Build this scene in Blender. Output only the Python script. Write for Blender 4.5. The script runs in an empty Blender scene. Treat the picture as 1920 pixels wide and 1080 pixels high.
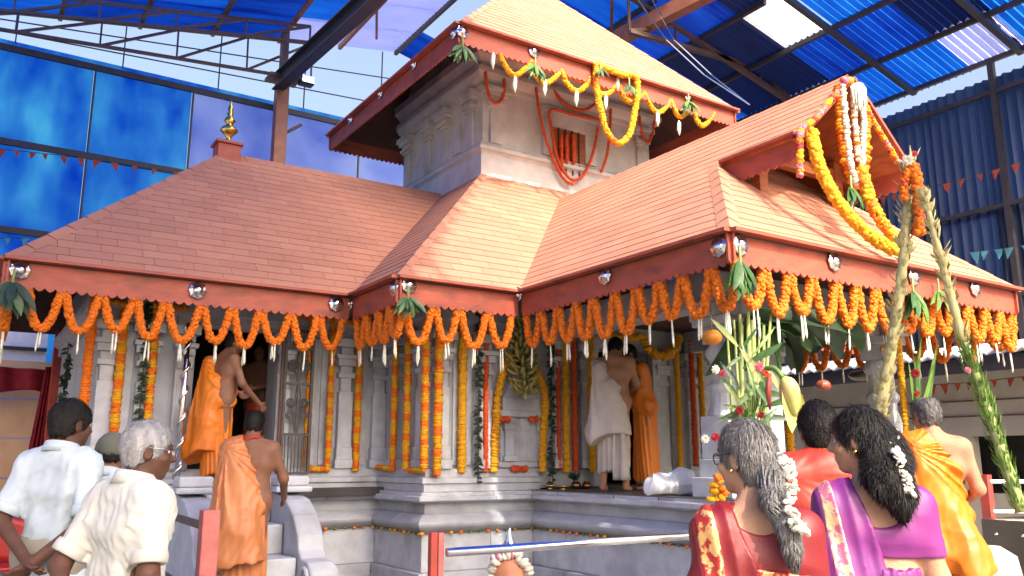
import bpy, math, random
import numpy as np
from mathutils import Vector, Matrix
random.seed(7); np.random.seed(7)
RAD = math.radians
S = bpy.context.scene
COL = S.collection

# ------------------------------------------------------------------ camera, sky, sun, exposure
PITCH = math.atan(325/1580.0); AZ = RAD(56.95)
EYE = Vector((0, 0, 1.6))
FW = Vector((math.cos(AZ)*math.cos(PITCH), math.sin(AZ)*math.cos(PITCH), math.sin(PITCH)))
RT = Vector((math.sin(AZ), -math.cos(AZ), 0)); UP = RT.cross(FW)
cam_d = bpy.data.cameras.new('camera'); cam = bpy.data.objects.new('camera', cam_d); COL.objects.link(cam)
cam_d.sensor_width = 36; cam_d.lens = 1580/1920*36; cam_d.clip_start = 0.05; cam_d.clip_end = 2000
m = Matrix.Identity(4)
for i in range(3):
    m[i][0] = RT[i]; m[i][1] = UP[i]; m[i][2] = -FW[i]; m[i][3] = EYE[i]
cam.matrix_world = m
S.camera = cam
SUN = Vector((-0.07, -0.72, 0.66)).normalized()
w = bpy.data.worlds.new('World'); S.world = w; w.use_nodes = True
nt = w.node_tree; bg = nt.nodes['Background']
sky = nt.nodes.new('ShaderNodeTexSky'); sky.sky_type = 'NISHITA'; sky.sun_disc = False
sky.sun_elevation = math.asin(SUN.z); sky.sun_rotation = math.atan2(SUN.x, SUN.y)
sky.dust_density = 10.0; sky.air_density = 1.0; sky.ozone_density = 0.0
nt.links.new(sky.outputs[0], bg.inputs[0]); bg.inputs[1].default_value = 0.15
sl = bpy.data.lights.new('sun', 'SUN'); sl.energy = 2.15; sl.angle = RAD(1.0); sl.color = (1.0, 0.90, 0.75)
so = bpy.data.objects.new('sun', sl); COL.objects.link(so)
so.rotation_euler = SUN.to_track_quat('Z', 'Y').to_euler(); so.location = (0, -20, 30)
S.view_settings.view_transform = 'Standard'; S.view_settings.look = 'None'
S.view_settings.gamma = 1; S.view_settings.use_curve_mapping = False
S.view_settings.exposure = 1.62
S.render.engine = 'CYCLES'
S.cycles.use_denoising = True
S.cycles.max_bounces = 8; S.cycles.diffuse_bounces = 4; S.cycles.glossy_bounces = 3
S.cycles.transmission_bounces = 6; S.cycles.caustics_reflective = False; S.cycles.caustics_refractive = False
S.cycles.sample_clamp_indirect = 8

# ------------------------------------------------------------------ helpers
def ray(u, v): return FW*1580 + RT*(u-960) + UP*(540-v)
def PY(u, v, y): d = ray(u, v); return EYE + d*(y/d.y)
def PXX(u, v, x): d = ray(u, v); return EYE + d*(x/d.x)
def PZ(u, v, z): d = ray(u, v); return EYE + d*((z-EYE.z)/d.z)
def PD(u, v, dd): return EYE + ray(u, v)*(dd/1580)

def mat(name, c1, c2=None, scale=6.0, rough=0.7, bump=0.0, bscale=40.0, metal=0.0, detail=4.0, stretch=None,
        spec=0.5, lo=0.35, hi=0.65, c3=None, s3=1.2, sheen=0.0, sub=0.0, transl=0.0, transl_col=None, bdist=0.01):
    mt = bpy.data.materials.new(name); mt.use_nodes = True
    n = mt.node_tree; L = n.links; b = n.nodes['Principled BSDF']
    b.inputs['Roughness'].default_value = rough; b.inputs['Metallic'].default_value = metal
    b.inputs['Specular IOR Level'].default_value = spec
    if sheen: b.inputs['Sheen Weight'].default_value = sheen
    if sub:
        b.inputs['Subsurface Weight'].default_value = sub; b.inputs['Subsurface Radius'].default_value = (0.02, 0.008, 0.004)
    tc = n.nodes.new('ShaderNodeTexCoord'); src = tc.outputs['Object']
    if stretch:
        mp = n.nodes.new('ShaderNodeMapping'); mp.inputs['Scale'].default_value = stretch
        L.new(src, mp.inputs[0]); src = mp.outputs[0]
    col = None
    if c2 is None: c2 = tuple(x*0.86 for x in c1)
    nz = n.nodes.new('ShaderNodeTexNoise'); nz.inputs['Scale'].default_value = scale; nz.inputs['Detail'].default_value = detail
    L.new(src, nz.inputs['Vector'])
    cr = n.nodes.new('ShaderNodeValToRGB')
    cr.color_ramp.elements[0].position = lo; cr.color_ramp.elements[1].position = hi
    cr.color_ramp.elements[0].color = (*c1, 1); cr.color_ramp.elements[1].color = (*c2, 1)
    L.new(nz.outputs['Fac'], cr.inputs[0]); col = cr.outputs[0]
    if c3 is not None:
        n2 = n.nodes.new('ShaderNodeTexNoise'); n2.inputs['Scale'].default_value = s3; n2.inputs['Detail'].default_value = 6
        L.new(src, n2.inputs['Vector'])
        mr = n.nodes.new('ShaderNodeMapRange'); mr.inputs[1].default_value = .5; mr.inputs[2].default_value = .72
        L.new(n2.outputs['Fac'], mr.inputs[0])
        mx = n.nodes.new('ShaderNodeMix'); mx.data_type = 'RGBA'
        L.new(mr.outputs[0], mx.inputs[0]); L.new(col, mx.inputs[6]); mx.inputs[7].default_value = (*c3, 1); col = mx.outputs[2]
    L.new(col, b.inputs['Base Color'])
    if bump:
        nb = n.nodes.new('ShaderNodeTexNoise'); nb.inputs['Scale'].default_value = bscale; nb.inputs['Detail'].default_value = 5
        L.new(src, nb.inputs['Vector'])
        bp = n.nodes.new('ShaderNodeBump'); bp.inputs['Strength'].default_value = bump; bp.inputs['Distance'].default_value = bdist
        L.new(nb.outputs['Fac'], bp.inputs['Height']); L.new(bp.outputs[0], b.inputs['Normal'])
    if transl:
        tr = n.nodes.new('ShaderNodeBsdfTranslucent')
        if transl_col: tr.inputs[0].default_value = (*transl_col, 1)
        else: L.new(col, tr.inputs[0])
        ms = n.nodes.new('ShaderNodeMixShader'); ms.inputs[0].default_value = transl
        L.new(b.outputs[0], ms.inputs[1]); L.new(tr.outputs[0], ms.inputs[2])
        L.new(ms.outputs[0], n.nodes['Material Output'].inputs[0])
    return mt

def sheet_mat(name, c1, c2, transl=0.75, scale=1.3, rough=0.5, stretch=None):
    return mat(name, c1, c2, scale=scale, rough=rough, transl=transl, detail=5, lo=.3, hi=.7, bump=.15, bscale=6, stretch=stretch)

ORG = {}
def tag(o, label=None, cat=None, group=None, kind=None):
    if label: o['label'] = label
    if cat: o['category'] = cat
    if group: o['group'] = group
    if kind: o['kind'] = kind
    return o
def thing(name, label, cat, loc=(0, 0, 0), group=None, rotz=0):
    o = bpy.data.objects.new(name, None); COL.objects.link(o); o.location = loc; o.rotation_euler = (0, 0, rotz)
    o.empty_display_size = .1
    ORG[o.name] = Vector(loc)
    return tag(o, label, cat, group)

def mk(name, V, F, mats, parent=None, smooth=False, mi=None, local=False, loc=None, bevel=0):
    """one mesh object; V in world coordinates unless local"""
    V = np.asarray(V, dtype=float).reshape(-1, 3)
    org = Vector((0, 0, 0))
    if not local:
        if parent is not None: org = ORG[parent.name]
        elif loc is not None: org = Vector(loc)
        V = V - np.array(org)
    me = bpy.data.meshes.new(name)
    me.from_pydata(V.tolist(), [], F if isinstance(F, list) else F.tolist())
    if not isinstance(mats, (list, tuple)): mats = [mats]
    for mt in mats: me.materials.append(mt)
    if mi is not None: me.polygons.foreach_set('material_index', np.asarray(mi, dtype=np.int32))
    if smooth: me.polygons.foreach_set('use_smooth', np.ones(len(me.polygons), dtype=bool))
    me.update()
    o = bpy.data.objects.new(name, me); COL.objects.link(o)
    if parent is not None: o.parent = parent
    elif not local: o.location = org
    ORG[o.name] = org
    if bevel:
        b = o.modifiers.new('bevel', 'BEVEL'); b.width = bevel; b.segments = 2; b.limit_method = 'ANGLE'
    return o

def frame_of(d, hint=(0, 0, 1)):
    d = Vector(d).normalized(); h = Vector(hint)
    if abs(d.dot(h)) > .97: h = Vector((1, 0, 0))
    a = d.cross(h).normalized(); b = a.cross(d).normalized()
    return d, a, b

class MB:
    def __init__(s): s.v = []; s.f = []; s.mi = []
    def add(s, vs, fs, mi=0):
        o = len(s.v); s.v += [tuple(p) for p in vs]; s.f += [tuple(i+o for i in f) for f in fs]; s.mi += [mi]*len(fs); return s
    def box(s, x0, x1, y0, y1, z0, z1, mi=0):
        return s.add([(x0,y0,z0),(x1,y0,z0),(x1,y1,z0),(x0,y1,z0),(x0,y0,z1),(x1,y0,z1),(x1,y1,z1),(x0,y1,z1)],
                     [(3,2,1,0),(4,5,6,7),(0,1,5,4),(1,2,6,5),(2,3,7,6),(3,0,4,7)], mi)
    def bar(s, a, b, w, h, mi=0, hint=(0, 0, 1)):
        a = Vector(a); b = Vector(b); d, x, y = frame_of(b-a, hint); x = x*(w/2); y = y*(h/2)
        return s.add([a-x-y, a+x-y, a+x+y, a-x+y, b-x-y, b+x-y, b+x+y, b-x+y],
                     [(3,2,1,0),(4,5,6,7),(0,1,5,4),(1,2,6,5),(2,3,7,6),(3,0,4,7)], mi)
    def tube(s, pts, r, n=8, mi=0, cap=True):
        pts = [Vector(p) for p in pts]; k = len(pts)
        rs = r if isinstance(r, (list, tuple)) else [r]*k
        o = len(s.v); px = None
        for i, p in enumerate(pts):
            t = pts[min(i+1, k-1)] - pts[max(i-1, 0)]
            d, a, b = frame_of(t, (0, 0, 1) if px is None else px)
            if px is not None:
                b = (px - d*px.dot(d)).normalized(); a = d.cross(b)
            px = b
            for j in range(n):
                q = 2*math.pi*j/n; s.v.append(tuple(p + (a*math.cos(q)+b*math.sin(q))*rs[i]))
        for i in range(k-1):
            for j in range(n):
                s.f.append((o+i*n+j, o+i*n+(j+1) % n, o+(i+1)*n+(j+1) % n, o+(i+1)*n+j)); s.mi.append(mi)
        if cap:
            s.f.append(tuple(o+j for j in range(n))[::-1]); s.f.append(tuple(o+(k-1)*n+j for j in range(n))); s.mi += [mi, mi]
        return s
    def lathe(s, c, prof, n=16, mi=0, axis=(0, 0, 1), wob=None):
        c = Vector(c); d, a, b = frame_of(axis); o = len(s.v); k = len(prof)
        for i, (r, z) in enumerate(prof):
            for j in range(n):
                q = 2*math.pi*j/n; rr = r*(1 if wob is None else wob(i, j))
                s.v.append(tuple(c + d*z + (a*math.cos(q)+b*math.sin(q))*rr))
        for i in range(k-1):
            for j in range(n):
                s.f.append((o+i*n+j, o+i*n+(j+1) % n, o+(i+1)*n+(j+1) % n, o+(i+1)*n+j)); s.mi.append(mi)
        s.f.append(tuple(o+j for j in range(n))[::-1]); s.f.append(tuple(o+(k-1)*n+j for j in range(n))); s.mi += [mi, mi]
        return s
    def poly_prism(s, pts, off, mi=0):
        """closed polygon pts extruded by vector off"""
        n = len(pts); off = Vector(off)
        vs = [Vector(p) for p in pts] + [Vector(p)+off for p in pts]
        fs = [tuple(range(n)), tuple(range(2*n-1, n-1, -1))] + [(i, i+n, (i+1) % n+n, (i+1) % n) for i in range(n)]
        return s.add(vs, fs, mi)
    def leaf(s, base, d, L, W, nrm, mi=0, curl=.25, n=4):
        """a pointed leaf with a folded midrib, 4 triangles per step"""
        base = Vector(base); d = Vector(d).normalized(); side = d.cross(Vector(nrm)).normalized(); up = side.cross(d)
        o = len(s.v)
        for i in range(n+1):
            t = i/n; ww = W*.5*math.sin(math.pi*min(1, t*.93+.06))**.8*(1 if i < n else .05)
            c = base + d*(L*t) - up*(curl*L*t*t)
            s.v += [tuple(c - side*ww + up*ww*.35), tuple(c), tuple(c + side*ww + up*ww*.35)]
        for i in range(n):
            a = o+i*3
            s.f += [(a, a+1, a+4, a+3), (a+1, a+2, a+5, a+4)]; s.mi += [mi, mi]
        return s
    def build(s, name, mats, parent=None, smooth=False, bevel=0, loc=None, local=False):
        return mk(name, s.v, s.f, mats, parent, smooth, s.mi if isinstance(mats, (list, tuple)) and len(mats) > 1 else None, local, loc, bevel)

def bez(pts, n=24):
    """Catmull-Rom through the points"""
    P = [Vector(p) for p in pts]; P = [P[0]*2-P[1]] + P + [P[-1]*2-P[-2]]; out = []
    for i in range(1, len(P)-2):
        for k in range(n):
            t = k/n
            out.append(.5*((2*P[i]) + (P[i+1]-P[i-1])*t + (2*P[i-1]-5*P[i]+4*P[i+1]-P[i+2])*t*t + (3*P[i]-P[i-1]-3*P[i+1]+P[i+2])*t**3))
    out.append(P[-2]); return out
def resample(pts, step):
    out = [pts[0]]; acc = 0
    for a, b in zip(pts, pts[1:]):
        L = (b-a).length; t = step-acc
        while t <= L: out.append(a+(b-a)*(t/L)); t += step
        acc = (acc+L) % step
    return out

# ------------------------------------------------------------------ materials
M = {}
M['ground'] = mat('ground_concrete', (.30,.29,.27), (.22,.21,.20), 3, .85, .3, 30, c3=(.16,.15,.14))
M['stone'] = mat('grey_granite', (.43,.455,.50), (.36,.38,.42), 6, .62, .3, 60, c3=(.25,.255,.275), s3=1.6, bdist=.004)
M['stone2'] = mat('grey_granite_dressed', (.49,.515,.56), (.41,.43,.47), 9, .55, .25, 80, c3=(.29,.295,.315), s3=2.2, bdist=.004)
M['tower_stone'] = mat('tower_plaster', (.55,.535,.52), (.47,.46,.45), 5, .7, .3, 40, c3=(.33,.325,.32), s3=1.8, bdist=.004)
M['floor'] = mat('porch_floor', (.13,.12,.115), (.09,.085,.08), 5, .45, .1, 30)
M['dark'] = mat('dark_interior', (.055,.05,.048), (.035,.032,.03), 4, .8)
M['fascia'] = mat('painted_fascia', (.40,.085,.048), (.32,.066,.038), 5, .55, .3, 24, c3=(.20,.055,.036), s3=3.5, stretch=(1, 1, 2.5))
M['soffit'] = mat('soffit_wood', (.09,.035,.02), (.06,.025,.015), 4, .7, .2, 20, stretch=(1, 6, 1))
M['gable_wood'] = mat('gable_wood', (.34,.10,.03), (.22,.06,.02), 5, .55, .2, 20, stretch=(1, 1, 5))
M['steel'] = mat('brown_steel', (.10,.055,.04), (.07,.04,.032), 8, .6, .2, 40, c3=(.13,.06,.035))
M['steel_dark'] = mat('dark_steel', (.035,.03,.035), (.025,.022,.028), 8, .6)
M['rust'] = mat('red_oxide_steel', (.26,.10,.055), (.19,.07,.04), 6, .6, .2, 40)
M['silver'] = mat('polished_silver', (.75,.75,.74), (.6,.6,.6), 20, .16, .15, 60, metal=1)
M['steel_pipe'] = mat('steel_pipe', (.72,.72,.72), (.62,.62,.62), 10, .22, metal=1)
M['brass'] = mat('brass', (.62,.42,.12), (.5,.32,.08), 10, .25, metal=1)
M['bronze'] = mat('bronze_pot', (.28,.15,.06), (.2,.1,.04), 10, .3, metal=1)
M['iron'] = mat('grille_iron', (.075,.07,.07), (.05,.045,.045), 12, .5, .2, 60)
M['orange_fl'] = mat('marigold_orange', (.90,.235,.005), (.80,.17,.004), 60, .7, .8, 160, transl=.2, bdist=.006)
M['yellow_fl'] = mat('marigold_yellow', (.86,.47,.010), (.76,.34,.008), 60, .7, .8, 160, transl=.2, bdist=.006)
M['red_fl'] = mat('flower_red_orange', (.62,.085,.012), (.50,.055,.010), 45, .7, .8, 130, bdist=.006)
M['deep_red_fl'] = mat('rose_red', (.42,.012,.02), (.28,.008,.012), 50, .6, .5, 130)
M['pink_fl'] = mat('flower_pink', (.70,.18,.24), (.55,.10,.18), 45, .6, .6, 130)
M['white_fl'] = mat('flower_white', (.82,.80,.70), (.70,.68,.55), 45, .6, .5, 120, transl=.15)
M['tuberose'] = mat('tuberose_white', (.80,.78,.66), (.66,.66,.50), 30, .6, .2, 90)
M['leaf'] = mat('mango_leaf', (.055,.14,.035), (.035,.09,.025), 12, .35, .2, 40, transl=.2)
M['leaf_light'] = mat('leaf_light', (.16,.27,.05), (.09,.19,.035), 12, .4, .2, 40, transl=.25)
M['leaf_dark'] = mat('leaf_dark', (.022,.05,.022), (.014,.032,.014), 14, .5, .2, 40, transl=.1)
M['stem'] = mat('pale_stem', (.26,.30,.10), (.17,.22,.06), 12, .55, .4, 60, stretch=(1, 1, .3))
M['straw'] = mat('straw_spathe', (.50,.45,.22), (.36,.33,.14), 14, .6, .4, 60, stretch=(1, 1, .3))
M['banana'] = mat('banana_fruit', (.30,.24,.06), (.17,.16,.04), 10, .5, .2, 40, c3=(.08,.06,.02), s3=12)
M['blossom'] = mat('banana_blossom', (.55,.50,.15), (.42,.42,.12), 8, .5, .2, 30, c3=(.55,.30,.25), s3=6)
M['white_cloth'] = mat('white_cloth', (.72,.74,.78), (.62,.65,.70), 10, .85, .3, 30)
M['red_cloth'] = mat('maroon_net', (.36,.014,.03), (.26,.010,.022), 10, .8, .3, 60, transl=.3)
M['red_paint'] = mat('red_paint', (.42,.05,.035), (.33,.04,.03), 9, .55, .3, 50, c3=(.25,.05,.04), s3=4)
M['pink_paint'] = mat('faded_red_paint', (.52,.15,.13), (.42,.10,.09), 9, .6, .3, 50, c3=(.30,.10,.09), s3=5)
M['board'] = mat('tan_board', (.72,.46,.26), (.64,.38,.20), 3, .8, .2, 20)
M['plaster'] = mat('cream_plaster', (.42,.38,.31), (.36,.32,.26), 3, .85, .2, 30, c3=(.33,.30,.25), s3=1.0)
M['corr_white'] = mat('white_corrugated', (.70,.72,.75), (.6,.62,.66), 3, .5)
M['flag'] = mat('bunting_orange', (.50,.09,.04), (.38,.06,.03), 8, .8, transl=.3)
M['flag_blue'] = mat('bunting_cyan', (.12,.38,.42), (.09,.28,.33), 8, .8, transl=.3)
M['plastic_red'] = mat('red_plastic', (.40,.012,.012), (.33,.01,.01), 8, .4)
M['counter'] = mat('dark_counter', (.055,.045,.035), (.04,.033,.028), 6, .3)
# canopy sheets
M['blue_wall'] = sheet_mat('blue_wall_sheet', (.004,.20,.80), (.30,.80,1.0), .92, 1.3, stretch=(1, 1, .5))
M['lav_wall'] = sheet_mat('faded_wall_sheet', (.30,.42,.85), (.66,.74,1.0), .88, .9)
M['blue_a'] = sheet_mat('blue_roof_sheet', (.002,.03,.30), (.008,.10,.55), .72, 1.6, stretch=(.4, 2.5, 1))
M['blue_b'] = sheet_mat('sky_blue_roof_sheet', (.004,.09,.50), (.016,.20,.70), .75, 1.6, stretch=(.4, 2.5, 1))
M['blue_c'] = sheet_mat('navy_roof_sheet', (.002,.008,.05), (.003,.012,.08), .6, 1.6, stretch=(.4, 2.5, 1))
M['lav'] = sheet_mat('lavender_roof_sheet', (.40,.46,.80), (.52,.55,.86), .75, 1.0)
M['clear'] = sheet_mat('white_roof_sheet', (.92,.92,.90), (.95,.94,.92), .85, 1.0)
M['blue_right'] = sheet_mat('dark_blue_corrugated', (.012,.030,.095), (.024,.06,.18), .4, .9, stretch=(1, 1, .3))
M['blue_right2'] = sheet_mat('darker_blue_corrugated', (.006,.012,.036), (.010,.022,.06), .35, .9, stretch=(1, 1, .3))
# shingles carry a per-piece tone
def shingle_material():
    mt = bpy.data.materials.new('terracotta_shingle'); mt.use_nodes = True; n = mt.node_tree; L = n.links
    b = n.nodes['Principled BSDF']; b.inputs['Roughness'].default_value = .85
    at = n.nodes.new('ShaderNodeAttribute'); at.attribute_name = 'tone'
    cr = n.nodes.new('ShaderNodeValToRGB')
    cr.color_ramp.elements[0].color = (.41,.175,.105,1); cr.color_ramp.elements[1].color = (.475,.212,.13,1)
    L.new(at.outputs['Fac'], cr.inputs[0])
    tc = n.nodes.new('ShaderNodeTexCoord'); nz = n.nodes.new('ShaderNodeTexNoise'); nz.inputs['Scale'].default_value = 1.3; nz.inputs['Detail'].default_value = 8
    L.new(tc.outputs['Object'], nz.inputs['Vector'])
    mx = n.nodes.new('ShaderNodeMix'); mx.data_type = 'RGBA'; mx.blend_type = 'MULTIPLY'; mx.inputs[0].default_value = 1
    c2 = n.nodes.new('ShaderNodeValToRGB'); c2.color_ramp.elements[0].position = .3; c2.color_ramp.elements[1].position = .7
    c2.color_ramp.elements[0].color = (.82,.84,.9,1); c2.color_ramp.elements[1].color = (1,1,1,1)
    L.new(nz.outputs['Fac'], c2.inputs[0]); L.new(cr.outputs[0], mx.inputs[6]); L.new(c2.outputs[0], mx.inputs[7])
    L.new(mx.outputs[2], b.inputs['Base Color'])
    nb = n.nodes.new('ShaderNodeTexNoise'); nb.inputs['Scale'].default_value = 130; L.new(tc.outputs['Object'], nb.inputs['Vector'])
    bp = n.nodes.new('ShaderNodeBump'); bp.inputs['Strength'].default_value = .35; bp.inputs['Distance'].default_value = .004
    L.new(nb.outputs['Fac'], bp.inputs['Height']); L.new(bp.outputs[0], b.inputs['Normal'])
    return mt
M['shingle'] = shingle_material()
M['deck'] = mat('roof_underlay', (.14,.05,.03), (.11,.04,.025), 6, .9)
GZ = 0.15
# ------------------------------------------------------------------ ground
g = mk('ground', [(-400,-400,GZ),(400,-400,GZ),(400,400,GZ),(-400,400,GZ)], [(0,1,2,3)], M['ground'], loc=(0,0,GZ)); tag(g, kind='structure')

# ------------------------------------------------------------------ the shed over the temple
RX, RZ, SLF, SRT = 7.3, 10.6, .178, .234
def roof_z(x): return RZ - (SLF*(RX-x) if x < RX else SRT*(x-RX))
canopy = thing('canopy_roof', 'translucent blue corrugated shed roof on brown trusses above the temple', 'canopy', (RX, 13, RZ))
_corr = {}
def corr_sheet(x0, x1, y0, y1, mt, parent, name='sheet', dz=0.0):
    """corrugations run down the slope (along x), waves across y"""
    n = max(6, int((y1-y0)/.13)*2); V = []; F = []
    for j in range(n+1):
        y = y0 + (y1-y0)*j/n; z = .035*math.cos(math.pi*j)
        V += [(x0, y, roof_z(x0)+z+dz), (x1, y, roof_z(x1)+z+dz)]
    for j in range(n): F.append((2*j, 2*j+1, 2*j+3, 2*j+2))
    return mk(name, V, F, mt, parent)
rr = random.Random(3)
def pick(x, y):
    # the few sheets that differ from the blue ones in the picture
    if abs(x-11.9) < .66 and abs(y-8.75) < .7: return 'clear'
    if 11.8 < x < 13.2 and 9.2 < y < 11.4 : return 'blue_c'
    if 10.0 < x < 11.3 and 8.8 < y < 9.9: return 'blue_c'
    if abs(x-12.9) < .6 and abs(y-7.4) < .5: return 'blue_c'
    if 4.9 < x < 7.4 and y > 12.8: return 'lav' if rr.random() < .8 else 'blue_b'
    if x > 14.1: return 'lav' if rr.random() < .3 else 'blue_b'
    return rr.choice(['blue_a', 'blue_a', 'blue_b'])
cx = [RX + 1.31*k for k in range(7)]
i = 0
for a, b in zip(cx, cx[1:]):
    y0 = 12.9 if b < 8.7 else (10.4 if b < 10 else (9.0 if b < 11.5 else (6.0 if b < 13 else 4.2)))
    if b > 14: b = 15.12
    y = 16.0
    while y > y0:
        ya = y-1.06; i += 1
        if 7.2 < (a+b)/2 < 8.2 and ya < 14.2: y = ya; continue
        corr_sheet(a, b+.06, ya, y+.04, M[pick((a+b)/2, (ya+y)/2)], canopy, dz=.004*(i % 3)); y = ya
cx = [RX - 1.31*k for k in range(12)]
for a, b in zip(cx[1:], cx):
    y = 16.0
    ylim = 12.8 if b > 3.5 else 5.15
    while y > ylim+.01:
        L = 1.06 if y > 13.5 else (.7 if b > 3.5 else (y-ylim if y-ylim < 4 else (y-ylim)/2))
        ya = y-L; i += 1
        mm = pick((a+b)/2, (ya+y)/2)
        if y < 12: mm = 'blue_a'
        corr_sheet(a-.03, b+.03, ya, y+.04, M[mm], canopy, dz=.004*(i % 3)); y = ya
# unseen sheets nearer on the left, added and stepped to shade wing and core
for k in range(12):
    ya = .29+.405*k; xe = 2.98+.547*(ya+.2-.29)
    for (xa, xb) in ((-7.1, -2.3), (-2.35, xe)):
        corr_sheet(xa, xb, ya, ya+.43, M['blue_a'], canopy, dz=.004*(k % 2))
for k in range(2):
    corr_sheet(3.3, 4.75, 5.12+.92*k, 6.06+.92*k, M['blue_a'], canopy)
for k in range(3):
    for (xa, xb) in ((-7.1, -2.3), (-2.35, 1), (.95, 4.1)):
        corr_sheet(xa, xb, -6.2+2.15*k, -6.2+2.15*k+2.19, M['blue_a'], canopy, dz=.004*(k % 2))
# purlins and rafters
def roof_pt(x, y, dz): return Vector((x, y, roof_z(x)+dz))
for k, x in enumerate([RX+1.31*q for q in range(0, 6)] + [15.0]):
    y0 = 12.9 if x < 8.7 else (10.4 if x < 10 else (9.0 if x < 11.5 else (6 if x < 13 else 4.2)))
    MB().bar(roof_pt(x, y0, -.07), roof_pt(x, 16, -.07), .07, .09).build('purlin', M['steel_dark'], canopy)
for x in [RX-1.31*q for q in range(1, 11)]:
    MB().bar(roof_pt(x, 12.8 if x > 3.5 else -6.2, -.07), roof_pt(x, 16, -.07), .07, .09).build('purlin', M['rust' if 4.5 < x < 8 else 'steel'], canopy)
def truss(p0, p1, q0, q1, n, mt, wt=.09, wb=.07, name='truss'):
    """top chord p0-p1, bottom chord q0-q1 and a zigzag of webs, one welded frame"""
    b = MB(); b.bar(p0, p1, wt, wt); b.bar(q0, q1, wt, wt)
    p0, p1, q0, q1 = map(Vector, (p0, p1, q0, q1))
    for k in range(n+1):
        t = k/n; a = p0.lerp(p1, t); c = q0.lerp(q1, t)
        if (a-c).length > .12: b.bar(a, c, wb*.7, wb*.7)
        if k < n:
            d = p0.lerp(p1, (k+1)/n); b.bar(c, d, wb, wb)
    return b.build(name, mt, canopy)
truss(roof_pt(-1.2, 15.75, -.16), roof_pt(5.3, 15.75, -.16), roof_pt(-1.2, 15.7, -.42), roof_pt(5.3, 15.7, -1.0), 5, M['steel'], .055, .045)
truss(roof_pt(-1.2, 15.0, -.16), roof_pt(5.0, 15.0, -.16), roof_pt(-1.2, 15.0, -.5), roof_pt(5.0, 15.0, -.5), 5, M['steel'], .05, .045)
qa = PY(1180, 58, 10.6); qb = PY(1560, 168, 10.6)
truss(roof_pt(qa.x, 10.6, -.14), roof_pt(qb.x, 10.6, -.14), qa, qb, 5, M['steel'], .09, .06)
MB().bar(roof_pt(10.3, 8.6, -.14), roof_pt(15, 8.6, -.14), .09, .1).build('rafter', M['steel_dark'], canopy)
MB().bar(roof_pt(13, 5.0, -.14), roof_pt(15, 5.0, -.14), .09, .1).build('rafter', M['steel_dark'], canopy)
qa = PY(1790, -40, 6.6); qb = PY(1925, 62, 6.6)
truss(roof_pt(qa.x-.4, 6.6, -.14), roof_pt(15.0, 6.6, -.14), qa, qb, 3, M['steel_dark'], .1, .08)
MB().bar(roof_pt(10, 12.7, -.14), roof_pt(15, 12.7, -.14), .09, .1).build('rafter', M['steel_dark'], canopy)
b1 = PZ(1135, 84, 9.55); b2 = PZ(1325, -12, 9.55)
MB().bar(b1, b2+(b2-b1)*.6, .22, .26).build('girder', M['rust'], canopy)
MB().bar(PZ(1148, -30, 9.7), PZ(1146, 78, 9.5), .06, .06).build('strut', M['steel'], canopy)
for u in (707,):
    MB().bar(PZ(u, -40, 10.2), PZ(u-1, 72, 10.2), .05, .05).build('strut', M['rust'], canopy)
# the grid of thin glazing bars in the bright gap under the roof edge
gb = MB()
for k in range(9):
    x = -1.6 + 1.72*k
    gb.bar((x, 16.02, 8.7), (x, 16.02, roof_z(x)-.05), .022, .022)
for zz in (.38, .8):
    gb.bar((-2, 16.02, 8.7+(roof_z(-2)-8.7)*zz), (7.3, 16.02, 8.7+(10.6-8.7)*zz*.8), .02, .02)
gb.build('glazing_bar', M['steel_dark'], canopy)

# back wall of translucent sheets
bw = thing('sheet_wall', 'tall wall of blotchy blue translucent panels behind the left wing', 'wall', (4, 16, GZ))
xs = [-3.7 + 1.7*k for k in range(11)]
zs = [GZ+.1, 2.4, 3.9, 5.38, 6.9, 8.58]
for xa, xb in zip(xs, xs[1:]):
    for za, zb in zip(zs, zs[1:]):
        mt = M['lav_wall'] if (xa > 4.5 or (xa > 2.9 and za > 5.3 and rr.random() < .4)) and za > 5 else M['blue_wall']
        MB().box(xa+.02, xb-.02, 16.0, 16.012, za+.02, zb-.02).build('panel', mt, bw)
for z in zs[1:]:
    MB().box(-3.8, 13.4, 15.93, 15.99, z-.055, z+.055).build('rail', M['steel_dark'], bw)
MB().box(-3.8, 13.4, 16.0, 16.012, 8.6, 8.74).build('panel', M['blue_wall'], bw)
for x in xs:
    MB().box(x-.016, x+.016, 15.94, 15.985, GZ, 8.6).build('mullion', M['steel_dark'], bw)

# right wall of corrugated sheets, x = 15
rw = thing('corrugated_wall', 'dark blue corrugated sheet wall at the right under the white gap', 'wall', (15.05, 9, GZ))
def corr_wall(y0, y1, z0, z1, mt, dx):
    n = int((y1-y0)/.17)*2; V = []; F = []
    for j in range(n+1):
        y = y0 + (y1-y0)*j/n; xx = 15.05 + dx + .045*math.cos(math.pi*j)
        V += [(xx, y, z0), (xx, y, z1)]
    for j in range(n): F.append((2*j, 2*j+1, 2*j+3, 2*j+2))
    return mk('sheet', V, F, mt, rw)
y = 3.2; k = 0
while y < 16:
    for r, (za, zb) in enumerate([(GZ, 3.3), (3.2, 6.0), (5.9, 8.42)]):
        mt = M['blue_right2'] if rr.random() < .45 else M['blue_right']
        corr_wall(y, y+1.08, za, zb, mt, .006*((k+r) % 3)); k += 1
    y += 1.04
for z in (8.1, 6.0, 4.4):
    MB().box(14.9, 14.97, 3.2, 16, z-.04, z+.04).build('rail', M['steel_dark'], rw)
for y in (4.4, 7.1, 9.75, 12.6):
    MB().box(14.88, 14.98, y-.05, y+.05, GZ, roof_z(14.9)-.1).build('post', M['steel_dark'], rw)

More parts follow.
